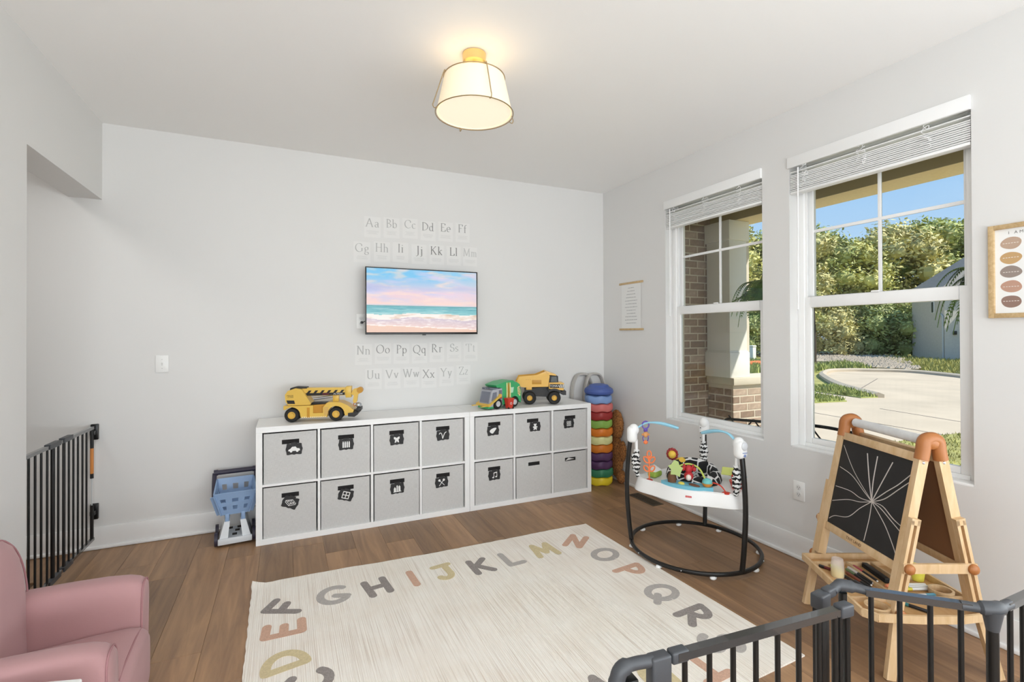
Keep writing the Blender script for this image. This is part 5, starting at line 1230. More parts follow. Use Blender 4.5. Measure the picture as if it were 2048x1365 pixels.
# ================================================================== baby jumper
jm = thing('baby_jumper', 'white baby jumper with zebra straps and black floor ring', 'baby jumper', (-0.49, -1.65, 0))
pol = lambda a, r_, z_=0: Vector((r_ * math.cos(R(a)), r_ * math.sin(R(a)), z_))
FRAME = P('jumper_black', (24, 23, 22), .3)
PA = (143, 266, 34)
m = MB(); m.tube([pol(i * 5, .385, .030) for i in range(72)], .0125, 10, closed=True); m.build('floor_ring', FRAME, jm)
for a in (150, 105, 60, 20, 325, 285, 240, 195):
    m = MB(); m.ball(pol(a, .385, .012), (.022, .016, .012), 12, 8); m.build('foot', WHITEPL, jm)
m = MB()
for a in (120, 80, 350, 300, 215, 172): m.ball(pol(a, .398, .032), .004, 8, 6)
m.build('rivet', SILV, jm)
for i, a in enumerate(PA):
    m = MB(); m.tube(cr([pol(a, .385, .03), pol(a, .402, .18), pol(a, .412, .36), pol(a, .405, .54), pol(a, .388, .69)], 5), .0145, 12); m.build('post', FRAME, jm)
    T_ = Matrix.Translation(pol(a, .375, .72)) @ Matrix.Rotation(R(a), 4, 'Z')
    m = MB(T_); m.bb(-.03, .035, -.034, .034, -.055, .05, .026, 4); m.ball((-.008, 0, .028), (.034, .032, .038), 16, 10)
    hd_ = m.build('post_head', WHITEPL, jm)
    if i == 1:
        m = MB(T_); m.ball((.034, .0, .02), (.01, .022, .024), 14, 8); m.build('dial', P('dial_grey', (214, 216, 220), .3), hd_)
        m = MB(T_); m.bb(.034, .038, -.016, .016, -.018, -.014, .001); m.ball((.035, 0, -.032), (.005, .009, .009), 10, 6); m.build('switch', P('switch_blue', (120, 140, 190), .4), hd_)
    if i == 2:
        m = MB()
        for q in range(4): m.ball(pol(a + 3, .345, .75 - q * .035), .004, 8, 6)
        m.build('screw_hole', P('screw_dark', (90, 90, 92), .5), hd_)
    zt = .45
    m = MB(); m.tube([pol(a, .352, .685), pol(a, .35, .60)], [.011, .009], 10); m.build('strap', WHITEPL, jm)
    m = MB(); rn = random.Random(i)
    prof = cr([pol(a, .35, .62), pol(a, .352, .59), pol(a, .36, .555), pol(a, .348, .52), pol(a, .355, .485), pol(a, .338, .45)], 5)
    rs = [.013 + .015 * math.sin(math.pi * min(1, k_ / (len(prof) - 1) * 1.1)) + .004 * math.sin(k_ * 1.1 + i) for k_ in range(len(prof))]
    m.tube(prof, rs, 12)
    if 'zebra_cloth' not in MATS:
        zm_ = bpy.data.materials.new('zebra_cloth'); zm_.use_nodes = True; nt = zm_.node_tree; bs = nt.nodes['Principled BSDF']; t_ = nt.nodes.new('ShaderNodeTexCoord')
        wv = nt.nodes.new('ShaderNodeTexWave'); wv.bands_direction = 'Z'; wv.inputs['Scale'].default_value = 12; wv.inputs['Distortion'].default_value = 4.0; wv.inputs['Detail Scale'].default_value = 6; wv.inputs['Detail'].default_value = 1
        r_ = nt.nodes.new('ShaderNodeValToRGB'); r_.color_ramp.interpolation = 'CONSTANT'; r_.color_ramp.elements[0].color = (.012, .012, .012, 1); r_.color_ramp.elements[1].position = .45; r_.color_ramp.elements[1].color = (.80, .80, .79, 1)
        nt.links.new(t_.outputs['Object'], wv.inputs[0]); nt.links.new(wv.outputs[1], r_.inputs[0]); nt.links.new(r_.outputs[0], bs.inputs['Base Color']); bs.inputs['Roughness'].default_value = .9; MATS['zebra_cloth'] = zm_
    m.build('zebra_sleeve', MATS['zebra_cloth'], jm)
def rf(a):
    d_ = min(abs((math.degrees(a) - q + 180) % 360 - 180) for q in (146, 272, 30))
    return 1 + .31 * math.exp(-(d_ / 20) ** 2)
m = MB(); m.lathe([(.10, .40), (.12, .448), (.235, .446), (.252, .453), (.261, .447), (.268, .42), (.277, .384), (.278, .372), (.272, .368), (.26, .372), (.10, .385)], 120, rf=rf, cap=False); tray = m.build('tray', WHITEPL, jm)
m = MB(); m.box((0, 0, 0), (.034, .001, .010), .003, 2, T=Matrix.Translation(pol(219, .2705, .416)) @ Matrix.Rotation(R(219 + 90), 4, 'Z') @ Matrix.Rotation(R(-20), 4, 'X')); lg = m.build('brand_badge', P('badge_red', (200, 40, 40), .5), tray)
text('lettering', 'Fisher-Price', .0056, TXW, lg, FM(pol(219, .2725, .4165), pol(219 + 90, 1), (0, 0, 1)), .0001)
SEATM = bpy.data.materials.new('seat_pattern'); SEATM.use_nodes = True; nt = SEATM.node_tree; bs = nt.nodes['Principled BSDF']; t_ = nt.nodes.new('ShaderNodeTexCoord')
vo = nt.nodes.new('ShaderNodeTexVoronoi'); vo.feature = 'DISTANCE_TO_EDGE'; vo.inputs['Scale'].default_value = 15
r_ = nt.nodes.new('ShaderNodeValToRGB'); r_.color_ramp.interpolation = 'CONSTANT'; r_.color_ramp.elements[0].color = (.72, .71, .70, 1); r_.color_ramp.elements[1].position = .055; r_.color_ramp.elements[1].color = (.012, .012, .013, 1)
nt.links.new(t_.outputs['Object'], vo.inputs['Vector']); nt.links.new(vo.outputs['Distance'], r_.inputs[0]); nt.links.new(r_.outputs[0], bs.inputs['Base Color']); bs.inputs['Roughness'].default_value = .9
m = MB(); m.lathe([(.098, .40), (.095, .47), (.10, .515), (.118, .535), (.14, .528), (.160, .50), (.168, .465), (.165, .448)], 48, cap=False, zf=lambda a, r_, z_: max(0, z_ - .45) * (-.1 + .35 * math.cos(a - R(50)))); seat = m.build('seat', SEATM, jm)
m = MB(); m.lathe([(.098, .40), (.10, .37), (.085, .325), (.05, .31), (.0, .308)], 32, cap=False); m.build('seat_sling', P('sling_black', (26, 25, 25), .8), jm)
CBL = P('console_blue', (112, 184, 206), .4)
m = MB(); pts_o = [pol(a, .256) for a in range(178, 254, 4)]; pts_i = [pol(a, .168) for a in range(252, 177, -4)]
m.prism([(p.x, p.y) for p in pts_o + pts_i], .447, .472); con = m.build('console', CBL, jm)
m = MB(); m.ball(pol(207, .222, .474), (.016, .022, .010), 12, 8); m.build('yellow_button', P('toy_lemon', (228, 214, 96), .4), con)
m = MB(); m.ball(pol(226, .222, .473), (.022, .040, .006), 14, 8); m.build('picture_button', P('toy_brown', (112, 72, 50), .5), con)
HUTM = P('hut_brown', (104, 70, 44), .7); LEAFM = P('toy_leaf', (172, 190, 116), .45)
m = MB(); m.lathe([(.024, 0), (.026, .02), (.022, .045), (.012, .064), (0, .072)], 18, c=pol(192, .225, .470)); m.build('palm_trunk', HUTM, jm)
m = MB(); c = pol(197, .22, .555); m.prism([(c.x + .001, 0)] and [(.0, .05), (.022, .04), (.026, .015), (.046, .002), (.03, -.022), (.022, -.05), (-.004, -.036), (-.03, -.034), (-.024, -.006), (-.04, .016), (-.02, .026)], -.012, .012, FM(c, (.7, -.7, .1), (.25, .15, 1))); m.build('palm_leaf', LEAFM, jm)
m = MB(); m.tube(cr([pol(196, .205, .555), pol(205, .17, .575), pol(220, .16, .58), pol(236, .18, .56), pol(243, .225, .50)], 5), .0055, 8); m.build('vine_arch', P('vine_lime', (190, 204, 96), .45), jm)
c = pol(244, .232, .497); m = MB(); m.ball(c, (.029, .029, .024), 18, 12); m.build('spinner_ball', P('spinner_teal', (110, 190, 190), .4), jm)
m = MB(); m.lathe([(.0, -.026), (.02, -.024), (.0295, -.010), (.03, -.004), (.02, -.004)], 20, c=c, cap=False); m.build('spinner_base', P('spinner_gold', (206, 140, 60), .45), jm)
c = pol(216, .175, .53); MR = P('monkey_red', (186, 44, 48), .5)
m = MB(); m.ball(c + Vector((0, 0, -.018)), (.028, .028, .028), 14, 10); m.ball(c + Vector((0, 0, .022)), (.022, .02, .026), 12, 8)
for s_ in (-1, 1): m.ball(c + Vector((s_ * .022, s_ * -.022, .024)), (.012, .012, .014), 10, 6); m.tube([c + Vector((s_ * .012, -s_ * .012, .03)), c + Vector((s_ * .02, -s_ * .02, .052))], .006, 6)
mk = m.build('hanging_monkey', MR, jm)
m = MB(); m.ball(c + Vector((-.016, -.016, -.022)), (.016, .016, .019), 12, 8); m.build('monkey_face', P('face_cream', (236, 222, 212), .5), mk)
c = pol(100, .16, .575); m = MB()
for k_ in range(12):
    a = k_ * math.pi / 6; m.ball(c + Vector((math.cos(a) * .9 * .030 * .71, -math.cos(a) * .9 * .030 * .71, math.sin(a) * .030)), .012, 8, 6)
ml = m.build('lion_mane', P('lion_red', (150, 44, 44), .6), jm)
m = MB(); m.ball(c + Vector((-.010, -.010, 0)), (.025, .025, .026), 14, 10); m.ball(c + Vector((.05, -.03, -.042)), (.045, .03, .022), 12, 8); m.build('lion_body', P('lion_yellow', (232, 192, 72), .5), ml)
ORG = P('toy_orange', (238, 128, 74), .4)
c = pol(158, .285, .447); m = MB(); m.ball(c, (.022, .022, .008), 12, 6); m.build('loop_tree_base', MR, jm)
m = MB(); m.tube([c, c + Vector((0, 0, .155))], .004, 8); e1 = Vector((.8, -.6, 0))
for (h_, s_, l) in ((.15, 0, .022), (.115, -1, .022), (.115, 1, .022), (.06, -1, .02), (.06, 1, .02)):
    o_ = c + Vector((0, 0, h_)) + e1 * s_ * .018 + Vector((0, 0, .012)); ax_ = (e1 * s_ * .7 + Vector((0, 0, 1))).normalized(); bx_ = ax_.cross(Vector((.6, .8, 0))).normalized()
    m.tube([o_ + ax_ * l * math.cos(q) + bx_ * .013 * math.sin(q) for q in [i * .524 for i in range(12)]], .0045, 6, closed=True)
m.build('loop_tree', ORG, jm)
c = pol(140, .235, .449); m = MB(); m.bb(-.045, .045, -.03, .03, 0, .035, .012, 3, T=Matrix.Translation(c) @ Matrix.Rotation(R(20), 4, 'Z')); m.build('mirror_base', P('toy_olive', (150, 178, 70), .45), jm)
m = MB(); m.box((0, 0, 0), (.085, .06, .012), .005, 2, T=Matrix.Translation(c + Vector((.006, .01, .045))) @ Matrix.Rotation(R(20), 4, 'Z') @ Matrix.Rotation(R(25), 4, 'X')); m.build('mirror_top', WHITEPL, jm)
c = pol(290, .27, .447); m = MB(); m.lathe([(.03, 0), (.042, .035), (.045, .045), (.04, .045), (.0, .02)], 20, c=c, cap=False); m.build('red_bowl', RED, jm)
c = pol(262, .295, .448); m = MB(); m.ball(c, (.026, .026, .008), 14, 6); m.tube(cr([c, c + Vector((-.01, .03, .035)), c + Vector((-.03, .07, .045)), c + Vector((-.06, .10, .03))], 4), .004, 6); m.build('red_arm', RED, jm)
c = pol(325, .22, .45); m = MB(); m.box((0, 0, 0), (.10, .07, .006), .002, 1, T=Matrix.Translation(c + Vector((0, 0, .055))) @ Matrix.Rotation(R(-55), 4, 'Z') @ Matrix.Rotation(R(28), 4, 'X')); m.build('leaf_page', P('page_lime', (206, 214, 120), .6), jm)
m = MB(); m.ball(c + Vector((-.02, -.05, .03)), (.02, .02, .035), 12, 8); m.build('red_flower', RED, jm)
m = MB(); m.box((0, 0, 0), (.07, .05, .006), .002, 1, T=Matrix.Translation(c + Vector((.03, -.05, .03))) @ Matrix.Rotation(R(-40), 4, 'Z') @ Matrix.Rotation(R(-20), 4, 'X')); m.build('blue_page', P('page_blue', (120, 190, 214), .6), jm)
ARMB = P('arm_blue', (150, 206, 228), .4)
def toybar(a, a2, L_):
    s0 = pol(a, .36, .765); d = (pol(a2, 1)).normalized()
    pth = cr([s0 - Vector((0, 0, .02)), s0 + d * L_ * .25 + Vector((0, 0, .028)), s0 + d * L_ * .6 + Vector((0, 0, .03)), s0 + d * L_ + Vector((0, 0, .002))], 5)
    m = MB(); n_ = len(pth); m.tube(pth, [.010 + .009 * (k_ / n_ > .45) * math.sin(math.pi * (k_ / n_ - .45) / .6) for k_ in range(n_)], 8, flat=.6); return m.build('toy_bar', ARMB, jm), pth
tb, pth = toybar(143, 323, .27)
toybar(266, 95, .24)
PUR = P('ring_purple', (104, 84, 168), .4)
c = pth[5] + Vector((0, 0, -.012)); lx_ = Vector((.9, -.42, 0))
m = MB(); m.tube([c + lx_ * .022 * math.cos(q) + Vector((0, 0, .024 * math.sin(q))) for q in [i * .524 for i in range(12)]], .005, 6, closed=True); m.box(c + Vector((0, 0, -.034)), (.028, .012, .02), .004); m.tube([c + lx_ * .018 * math.cos(q) + Vector((0, 0, -.085 + .026 * math.sin(q))) for q in [i * .524 for i in range(12)]], .0035, 6, closed=True); hr = m.build('rattle_ring', PUR, jm)
m = MB(); m.ball(c + Vector((0, 0, -.062)), (.019, .014, .019), 14, 10); m.ball(c + Vector((0, 0, -.062)) + lx_ * .02, .007, 8, 6); m.ball(c + Vector((0, 0, -.062)) - lx_ * .02, .007, 8, 6); m.build('rattle_face', P('face_tan', (212, 150, 92), .5), hr)
m = MB(); m.ball(c + Vector((0, 0, -.112)), (.016, .012, .013), 12, 8); m.build('rattle_drop', ORG, hr)

# ================================================================== art easel
PINE = wood('pine', '#c6a376', '#dabd96', scale=(2.5, 0, 0), stretch=(10, 10, 2.2), rough=.55, bump=.04)
CARA = P('caramel_plastic', (168, 106, 56), .45)
ez = thing('art_easel', 'wooden children\'s easel with chalkboard, side tray and paper roll', 'easel', (-0.358, -2.685, 0), R(-115))
fy = lambda z_, s_: s_ * (.215 - .205 * z_)
cth = math.cos(math.atan(.205))
for e_ in (-1, 1):
    X0 = .236 * e_
    for s_ in (-1, 1):
        m = MB(); m.bar((X0, fy(.895, s_), .895), (X0, fy(.27, s_), .27), .028, .038, up=(0, 1, 0)); m.build('upper_leg', PINE, ez)
        X1 = X0 + e_ * .0245
        m = MB()
        for q in (-.0125, .0125): m.bar((X1, fy(.62, s_) + q, .62), (X1, fy(.26, s_) + q, .26), .020, .012, up=(0, 1, 0))
        m.bar((X1, fy(.625, s_), .625), (X1, fy(.60, s_), .60), .020, .037, up=(0, 1, 0)); m.bar((X1, fy(.27, s_), .27), (X1 + (.028 if e_ > 0 else 0), fy(.0, s_), .0), .020, .037, up=(0, 1, 0)); m.build('lower_leg', PINE, ez)
        for z_ in (.43, .25):
            m = MB(); m.ball((X1 + e_ * .022, fy(z_, s_), z_), (.016, .021, .021), 10, 8); m.cyl((X1, fy(z_, s_), z_), (X1 + e_ * .015, fy(z_, s_), z_), .009, n=10); m.build('knob', CARA, ez)
        m = MB(); m.ball((X0 + e_ * .0145, fy(.845, s_), .845), (.003, .006, .006), 10, 6); m.build('bolt', SILV, ez)
    m = MB(); m.bar((X0 + e_ * .036, fy(.43, -1) - .02, .43), (X0 + e_ * .036, fy(.43, 1) + .02, .43), .012, .038); m.build('side_bar', PINE, ez)
    m = MB()
    pa = cr([(X0, fy(.855, -1), .855), (X0, fy(.89, -1), .89), (X0, -.026, .930), (X0, 0, .942), (X0, .026, .930), (X0, fy(.89, 1), .89), (X0, fy(.855, 1), .855)], 5)
    m.tube(pa, .0255, 12); m.ball((X0, 0, .925), (.025, .036, .030), 16, 10); m.build('hinge_cap', CARA, ez)
m = MB(); m.cyl((-.20, 0, .927), (.20, 0, .927), .0205, n=24); m.build('paper_roll', P('roll_paper', (216, 216, 216), .8, vary=.06, vscale=40), ez)
m = MB(); m.cyl((-.225, 0, .927), (.225, 0, .927), .006, n=10); m.build('roll_rod', P('dowel', (206, 160, 90), .5), ez)
for s_, nm in ((-1, 'front'), (1, 'back')):
    T_ = FM(Vector((0, s_ * .215, 0)), (-s_, 0, 0), (0, -s_ * .205, 1))
    v = lambda z_: z_ / cth
    m = MB(T_); m.bb(-.222, .222, v(.84), v(.875), -.009, .011, .002); m.build('board_rail', PINE, ez)
    m = MB(T_); m.bb(-.222, .222, v(.395), v(.43), -.009, .011, .002); rl = m.build('board_rail', PINE, ez)
    if s_ == -1:
        text('lettering', 'TINY LAND', .019, P('burnt_brown', (92, 62, 38), .8), rl, T_ @ Matrix.Translation((-.02, v(.4125), .0113)), .0001)
        m = MB(T_); m.bb(-.222, .222, v(.43), v(.84), -.004, .004); cbd = m.build('chalkboard', P('slate_black', (34, 32, 31), .75, vary=.15, vscale=12), ez)
        m = MB(T_)
        CH = [[(-.21, .812), (-.108, .709), (.033, .614)], [(-.209, .706), (-.116, .688), (-.022, .64), (.033, .614)], [(-.211, .61), (-.11, .617), (-.039, .607), (.033, .614)], [(-.215, .536), (-.112, .575), (-.034, .59), (.033, .614)], [(-.213, .449), (-.178, .474), (-.091, .501), (-.027, .564), (.033, .614)], [(.033, .614), (.037, .541), (.031, .439)], [(.033, .614), (.125, .548), (.185, .487), (.211, .455)], [(.033, .614), (.087, .604), (.152, .576), (.211, .55)], [(.033, .614), (.096, .616), (.16, .587), (.213, .572)], [(.033, .614), (.099, .648), (.162, .708), (.219, .763)], [(.033, .614), (.102, .68), (.157, .728), (.217, .794)], [(.033, .614), (.07, .715), (.106, .809)], [(.033, .614), (.019, .699), (.016, .813)], [(.033, .614), (-.009, .709), (-.047, .811)]]
        for kq, l in enumerate(CH):
            pp = cr([(a, v(b_), 0) for a, b_ in l], 6); m.stroke([(p.x, p.y) for p in pp], .0028, .0041, .0045 + .0002 * kq, cap=False)
        m.build('chalk_line', P('chalk', (205, 196, 190), .95), cbd, smooth=False)
    else:
        m = MB(T_); m.bb(-.222, .222, v(.43), v(.84), -.004, .004); m.build('back_board', P('hardboard', (132, 92, 62), .6), ez)
# tray
TP = [(-.242, -.242), (.252, -.296), (.293, -.262), (.308, -.10), (.308, .06), (.288, .18), (.25, .207), (-.242, .205)]
m = MB(); m.prism(TP, .228, .234); trf = m.build('tray_floor', wood('pine_ply', '#c0935c', '#d0a876', scale=(2, 0, 0), stretch=(2.2, 12, 10), bump=.02), ez)
for i in range(len(TP)):
    a, b_ = TP[i], TP[(i + 1) % len(TP)]
    m = MB(); m.bar((a[0], a[1], .247), (b_[0], b_[1], .247), .011, .030); m.ball((a[0], a[1], .247), (.0055, .0055, .015), 8, 6); m.build('tray_rim', PINE, ez)
for a, b_ in (((-.17, -.24), (-.17, .2)), ((-.17, -.075), (.15, -.075)), ((-.17, .045), (-.02, .045)), ((.15, -.28), (.15, .2))):
    m = MB(); m.bar((a[0], a[1], .243), (b_[0], b_[1], .243), .009, .020); m.build('tray_divider', PINE, ez)
for c in ((.225, -.215), (-.06, .155), (.1, .155)):
    m = MB(); m.lathe([(.036, -.012), (.045, -.012), (.045, .012), (.036, .012), (.036, -.012)], 26, c=(c[0], c[1], .2465), cap=False); cr_ = m.build('cup_ring', PINE, ez)
    m = MB(); m.disc((c[0], c[1]), .036, .2342, 24); m.build('cup_hole', P('hole_brown', (150, 112, 72), .8), cr_)
EZM = Matrix.Translation((-0.358, -2.685, 0)) @ Matrix.Rotation(R(-115), 4, 'Z')
def marker(p0, p1, body, cap, label, capf=.42, zz=.2415, grp='markers lying in the easel tray', tip=True, zend=None):
    a = EZM @ Vector((p0[0], p0[1], zz)); b_ = EZM @ Vector((p1[0], p1[1], zend if zend else zz)); d = b_ - a
    t = thing('marker', label, 'marker', a, 0, grp); r_ = .0068
    m = MB(); m.tube([d * capf, d * .97, d], [r_, r_, r_ * .75], 12); m.build('barrel', body, t)
    m = MB(); m.tube([d * 0, d * .03, d * capf], [r_ * .8, r_ * 1.05, r_ * 1.05], 12); m.build('cap', cap, t)
    if tip: m = MB(); m.tube([d * .985, d * 1.02], [r_ * .6, r_ * .6], 8); m.build('end_plug', WHT, t)
MB_ = P('marker_black', (34, 33, 34), .4)
cw_ = lambda n, c: P('cap_' + n, c, .35)
marker((-.150, -.052), (-.004, -.046), MB_, cw_('pink', (196, 74, 90)), 'black marker with raspberry pink cap in the easel tray')
marker((-.135, -.088), (.015, -.069 - .01), MB_, cw_('white', (222, 216, 214)), 'black marker with white cap in the easel tray')
marker((-.118, -.108), (.030, -.098), MB_, cw_('olive', (108, 128, 92)), 'black marker with olive green cap in the easel tray', .38)
marker((-.086, -.130), (.058, -.118), MB_, cw_('brown', (128, 66, 44)), 'black marker with brown cap in the easel tray', .62)
marker((-.075, -.166), (.040, -.150), MB_, MB_, 'all black marker lying near the front rim of the tray', .4)
marker((-.005, -.148), (.105, -.128), MB_, cw_('slate', (60, 62, 72)), 'black marker with slate cap nearest the tray corner', .4)
marker((-.155, -.215), (-.095, -.178 + .01), cw_('wine', (92, 30, 34)), MB_, 'dark wine coloured marker behind the paint cup', .3, tip=False)
marker((-.155, -.16), (-.12, -.125), cw_('lime', (190, 206, 70)), cw_('lime', (190, 206, 70)), 'short lime green marker behind the paint cup', .4, tip=False)
marker((.028, .03), (.030, .145), cw_('mwhite', (236, 236, 234)), cw_('purple', (140, 60, 140)), 'white marker with purple cap behind the right leg', .25, tip=False)
marker((.048, .022), (.047, .148), cw_('mwhite', (236, 236, 234)), cw_('green', (96, 160, 90)), 'white marker with green cap behind the right leg', .25, tip=False)
marker((.068, .005), (.064, .140), cw_('mwhite', (236, 236, 234)), cw_('yellow', (226, 214, 70)), 'white marker with yellow cap behind the right leg', .36, tip=False)
marker((.113, .126), (.121, .02), cw_('mwhite', (236, 236, 234)), cw_('sky', (104, 176, 204)), 'white marker with sky blue cap behind the right leg', .5, tip=False)
marker((.178, -.075), (.245, -.02), MB_, cw_('teal', (60, 130, 134)), 'black patterned marker with teal cap at the tray end', .25)
def placed(name, label, cat, p, zz, rz=0):
    q = EZM @ Vector((p[0], p[1], zz)); return thing(name, label, cat, q, R(-115) + rz)
t = placed('chalk_eraser', 'long black chalk eraser lying in the easel tray', 'eraser', (-.075, .0, 0), .2345, R(-3)); m = MB(); m.bb(-.08, .08, -.0125, .0125, .0, .016, .003); m.build('felt', P('felt_black', (30, 29, 28), .9), t); m = MB(); m.bb(-.08, .08, -.0115, .0115, .0162, .022, .003); m.build('grip', TBLK, t)
t = placed('paint_cup', 'translucent plastic cup with yellow paint in the easel tray', 'cup', (-.06, -.195), .2345) if False else None
q = EZM @ Vector((-.062, -.187, .2345)); t = thing('paint_cup', 'translucent plastic cup with yellow paint in the easel tray', 'cup', q)
CUPM = P('cup_clear', (236, 226, 222), .35, alpha=.42)
m = MB(); m.lathe([(.0, .001), (.026, .0), (.0275, .006), (.0265, .05), (.0235, .082), (.018, .086), (.0, .086)], 24, cap=False); m.build('cup_wall', CUPM, t)
m = MB(); m.lathe([(.0, .002), (.0255, .003), (.026, .028), (.0, .034)], 20, cap=False); m.build('paint', P('paint_yellow', (240, 222, 104), .5), t)
q = EZM @ Vector((-.03, .155, .2345)); t = thing('yellow_cup', 'yellow plastic cup standing behind the chalkboard', 'cup', q); m = MB(); m.lathe([(.0, .002), (.026, .001), (.035, .064), (.033, .064), (.024, .005), (.0, .005)], 26, cap=False); m.build('cup_wall', P('cup_yellow', (232, 224, 90), .4), t)
q = EZM @ Vector((.03, -.02, .2345)); t = thing('chalk_stick', 'orange chalk stick beside the chalkboard eraser', 'chalk', q); m = MB(); m.cyl((-.02, 0, .006), (.02, .0, .006), .006, .0055, 10); m.build('stick', P('chalk_orange', (226, 140, 100), .9), t)

# ================================================================== safety gates
GDK = P('gate_plastic', (66, 68, 72), .45); RAILM = P('gate_rail', (52, 52, 53), .2, metal=.0, spec=.8, coat=.6)
fg = thing('safety_gate', 'black metal safety gate with grey corner joints in front of the easel', 'safety gate', (0, 0, 0), 0, 'black safety gates')
ZT, ZB = .700, .045
def panel(p0, p1, bars, root, r_=.0062):
    m = MB(); m.bar((*p0, ZT - .008), (*p1, ZT - .008), .020, .017); m.build('top_rail', RAILM, root)
    m = MB(); m.bar((*p0, ZB), (*p1, ZB), .020, .014); m.build('bottom_rail', RAILM, root)
    for q in bars:
        b_ = Vector(p0).lerp(Vector(p1), q); m = MB(); m.cyl((b_.x, b_.y, ZB), (b_.x, b_.y, ZT - .012), r_, n=12); m.build('bar', BLACK, root)
pA0, pA1 = (-2.079, -3.2), (-1.600, -3.2405)
panel((-2.095, -3.1985), pA1, [(x_ + 2.095) / (.495) for x_ in (-2.072, -2.007, -1.942, -1.877, -1.812, -1.747, -1.682)], fg)
def post(p, w, d, ang, z1=ZT, mat=BLACK, name='post'):
    m = MB(Matrix.Translation((p[0], p[1], 0)) @ Matrix.Rotation(ang, 4, 'Z')); m.bb(-w / 2, w / 2, -d / 2, d / 2, .012, z1, .003); return m.build(name, mat, fg)
aA = math.atan2(-.04, .48)
post((-2.135, -3.19), .036, .022, aA, ZT - .02); post((-2.205, -3.182), .03, .03, aA, ZT - .03)
m = MB(Matrix.Translation((-2.135, -3.192, ZT)) @ Matrix.Rotation(aA, 4, 'Z')); m.bb(-.024, .024, -.014, .014, -.065, .003, .005, 3); m.bb(.027, .07, -.0125, .0125, -.022, .004, .005, 3); m.build('latch', GDK, fg)
m = MB(); m.tube(cr([(-2.15, -3.19, ZT - .008), (-2.19, -3.184, ZT - .006), (-2.222, -3.18, ZT - .012), (-2.232, -3.179, ZT - .04), (-2.228, -3.18, ZT - .075)], 5), [.0125] * 8 + [.016] * 6 + [.018] * 7, 12); m.build('corner_joint', GDK, fg)
m = MB(); m.cyl((-2.226, -3.18, .01), (-2.226, -3.18, ZT - .07), .014, n=14); m.build('post', BLACK, fg)
m = MB(Matrix.Translation((-1.597, -3.241, ZT)) @ Matrix.Rotation(aA, 4, 'Z')); m.bb(-.022, .020, -.0135, .0135, -.023, .007, .005, 3); m.build('rail_end', GDK, fg)
for px_ in (-1.632, -1.612, -1.585):
    m = MB(); m.cyl((px_, -3.2405, ZB), (px_, -3.2405, ZT - .012), .0075 if px_ < -1.62 or px_ > -1.6 else .006, n=12); m.build('bar', BLACK, fg)
post((-1.585, -3.176), .034, .026, R(5), ZT - .03)
m = MB(Matrix.Translation((-1.585, -3.176, ZT)) @ Matrix.Rotation(R(5), 4, 'Z')); m.bb(-.022, .020, -.016, .016, -.038, .0, .005, 3); m.bb(.018, .056, -.012, .012, -.02, .004, .005, 3); m.build('latch', GDK, fg)
m = MB(); m.tube(cr([(-1.535, -3.173, ZT - .008), (-1.50, -3.170, ZT - .003), (-1.475, -3.188, ZT - .004), (-1.45, -3.217, ZT - .008)], 5), [.0125] * 5 + [.0155] * 6 + [.0115] * 5, 12); m.build('corner_joint', GDK, fg)
m = MB(); m.cyl((-1.494, -3.176, .01), (-1.494, -3.176, ZT - .02), .010, .010, 14); m.build('post', BLACK, fg)
panel((-1.46, -3.212), (-1.30, -3.366), [.06, .34, .63, .91], fg)
m = MB(); m.tube(cr([(-1.315, -3.352, ZT - .008), (-1.29, -3.376, ZT - .008), (-1.265, -3.397, ZT - .006), (-1.235, -3.400, ZT - .008), (-1.20, -3.401, ZT - .008)], 5), [.0115] * 6 + [.017] * 8 + [.012] * 7, 12); m.tube([(-1.266, -3.394, ZT - .01), (-1.266, -3.394, ZT - .06)], [.022, .013], 14); m.build('corner_joint', GDK, fg)
m = MB(); m.cyl((-1.266, -3.394, .01), (-1.266, -3.394, ZT - .05), .0125, n=14); m.build('post', BLACK, fg)
panel((-1.22, -3.401), (-.62, -3.405), [.04, .15, .26, .37, .48, .59, .70, .81, .92], fg)

lg_ = thing('safety_gate', 'black metal safety gate closing the doorway beside the pink armchair', 'safety gate', (0, 0, 0), 0, 'black safety gates')
GX = -3.955
m = MB(); m.bar((GX, -.985, .800), (GX, -.045, .788), .018, .018); m.build('top_rail', RAILM, lg_)
m = MB(); m.bar((GX, -.985, .095), (GX, -.045, .082), .018, .016); m.build('bottom_rail', RAILM, lg_)
for y_, r_ in ((-.967, .0052), (-.902, .0052), (-.835, .0052), (-.769, .0052), (-.701, .0052), (-.635, .0095), (-.566, .0052), (-.500, .0052), (-.486, .0052), (-.424, .0052), (-.359, .0052), (-.291, .0052), (-.22, .0052), (-.154, .0052)):
    m = MB(); m.cyl((GX, y_, .09), (GX, y_, .79), r_, n=12); m.build('bar', BLACK, lg_)
for a, b_ in ((-.70, -.565), (-.52, -.40)):
    m = MB(); m.bar((GX, a, .797), (GX, b_, .796), .026, .026); m.build('slide_clamp', GDK, lg_); m = MB(); m.bar((GX, a, .088), (GX, b_, .087), .026, .024); m.build('slide_clamp', GDK, lg_)
for z0_, z1_, mt, nm in ((.082, .30, BLACK, 'hinge_rod'), (.30, .47, P('clear_rod', (200, 204, 206), .2), 'hinge_rod'), (.47, .50, BLACK, 'hinge_rod'), (.50, .66, P('handle_orange', (206, 132, 62), .4), 'latch_handle'), (.66, .79, BLACK, 'hinge_rod')):
    m = MB(); m.cyl((GX, -.062, z0_), (GX, -.062, z1_), .0095 if nm == 'latch_handle' else (.0095 if mt is BLACK else .003), n=12); m.build(nm, mt, lg_)
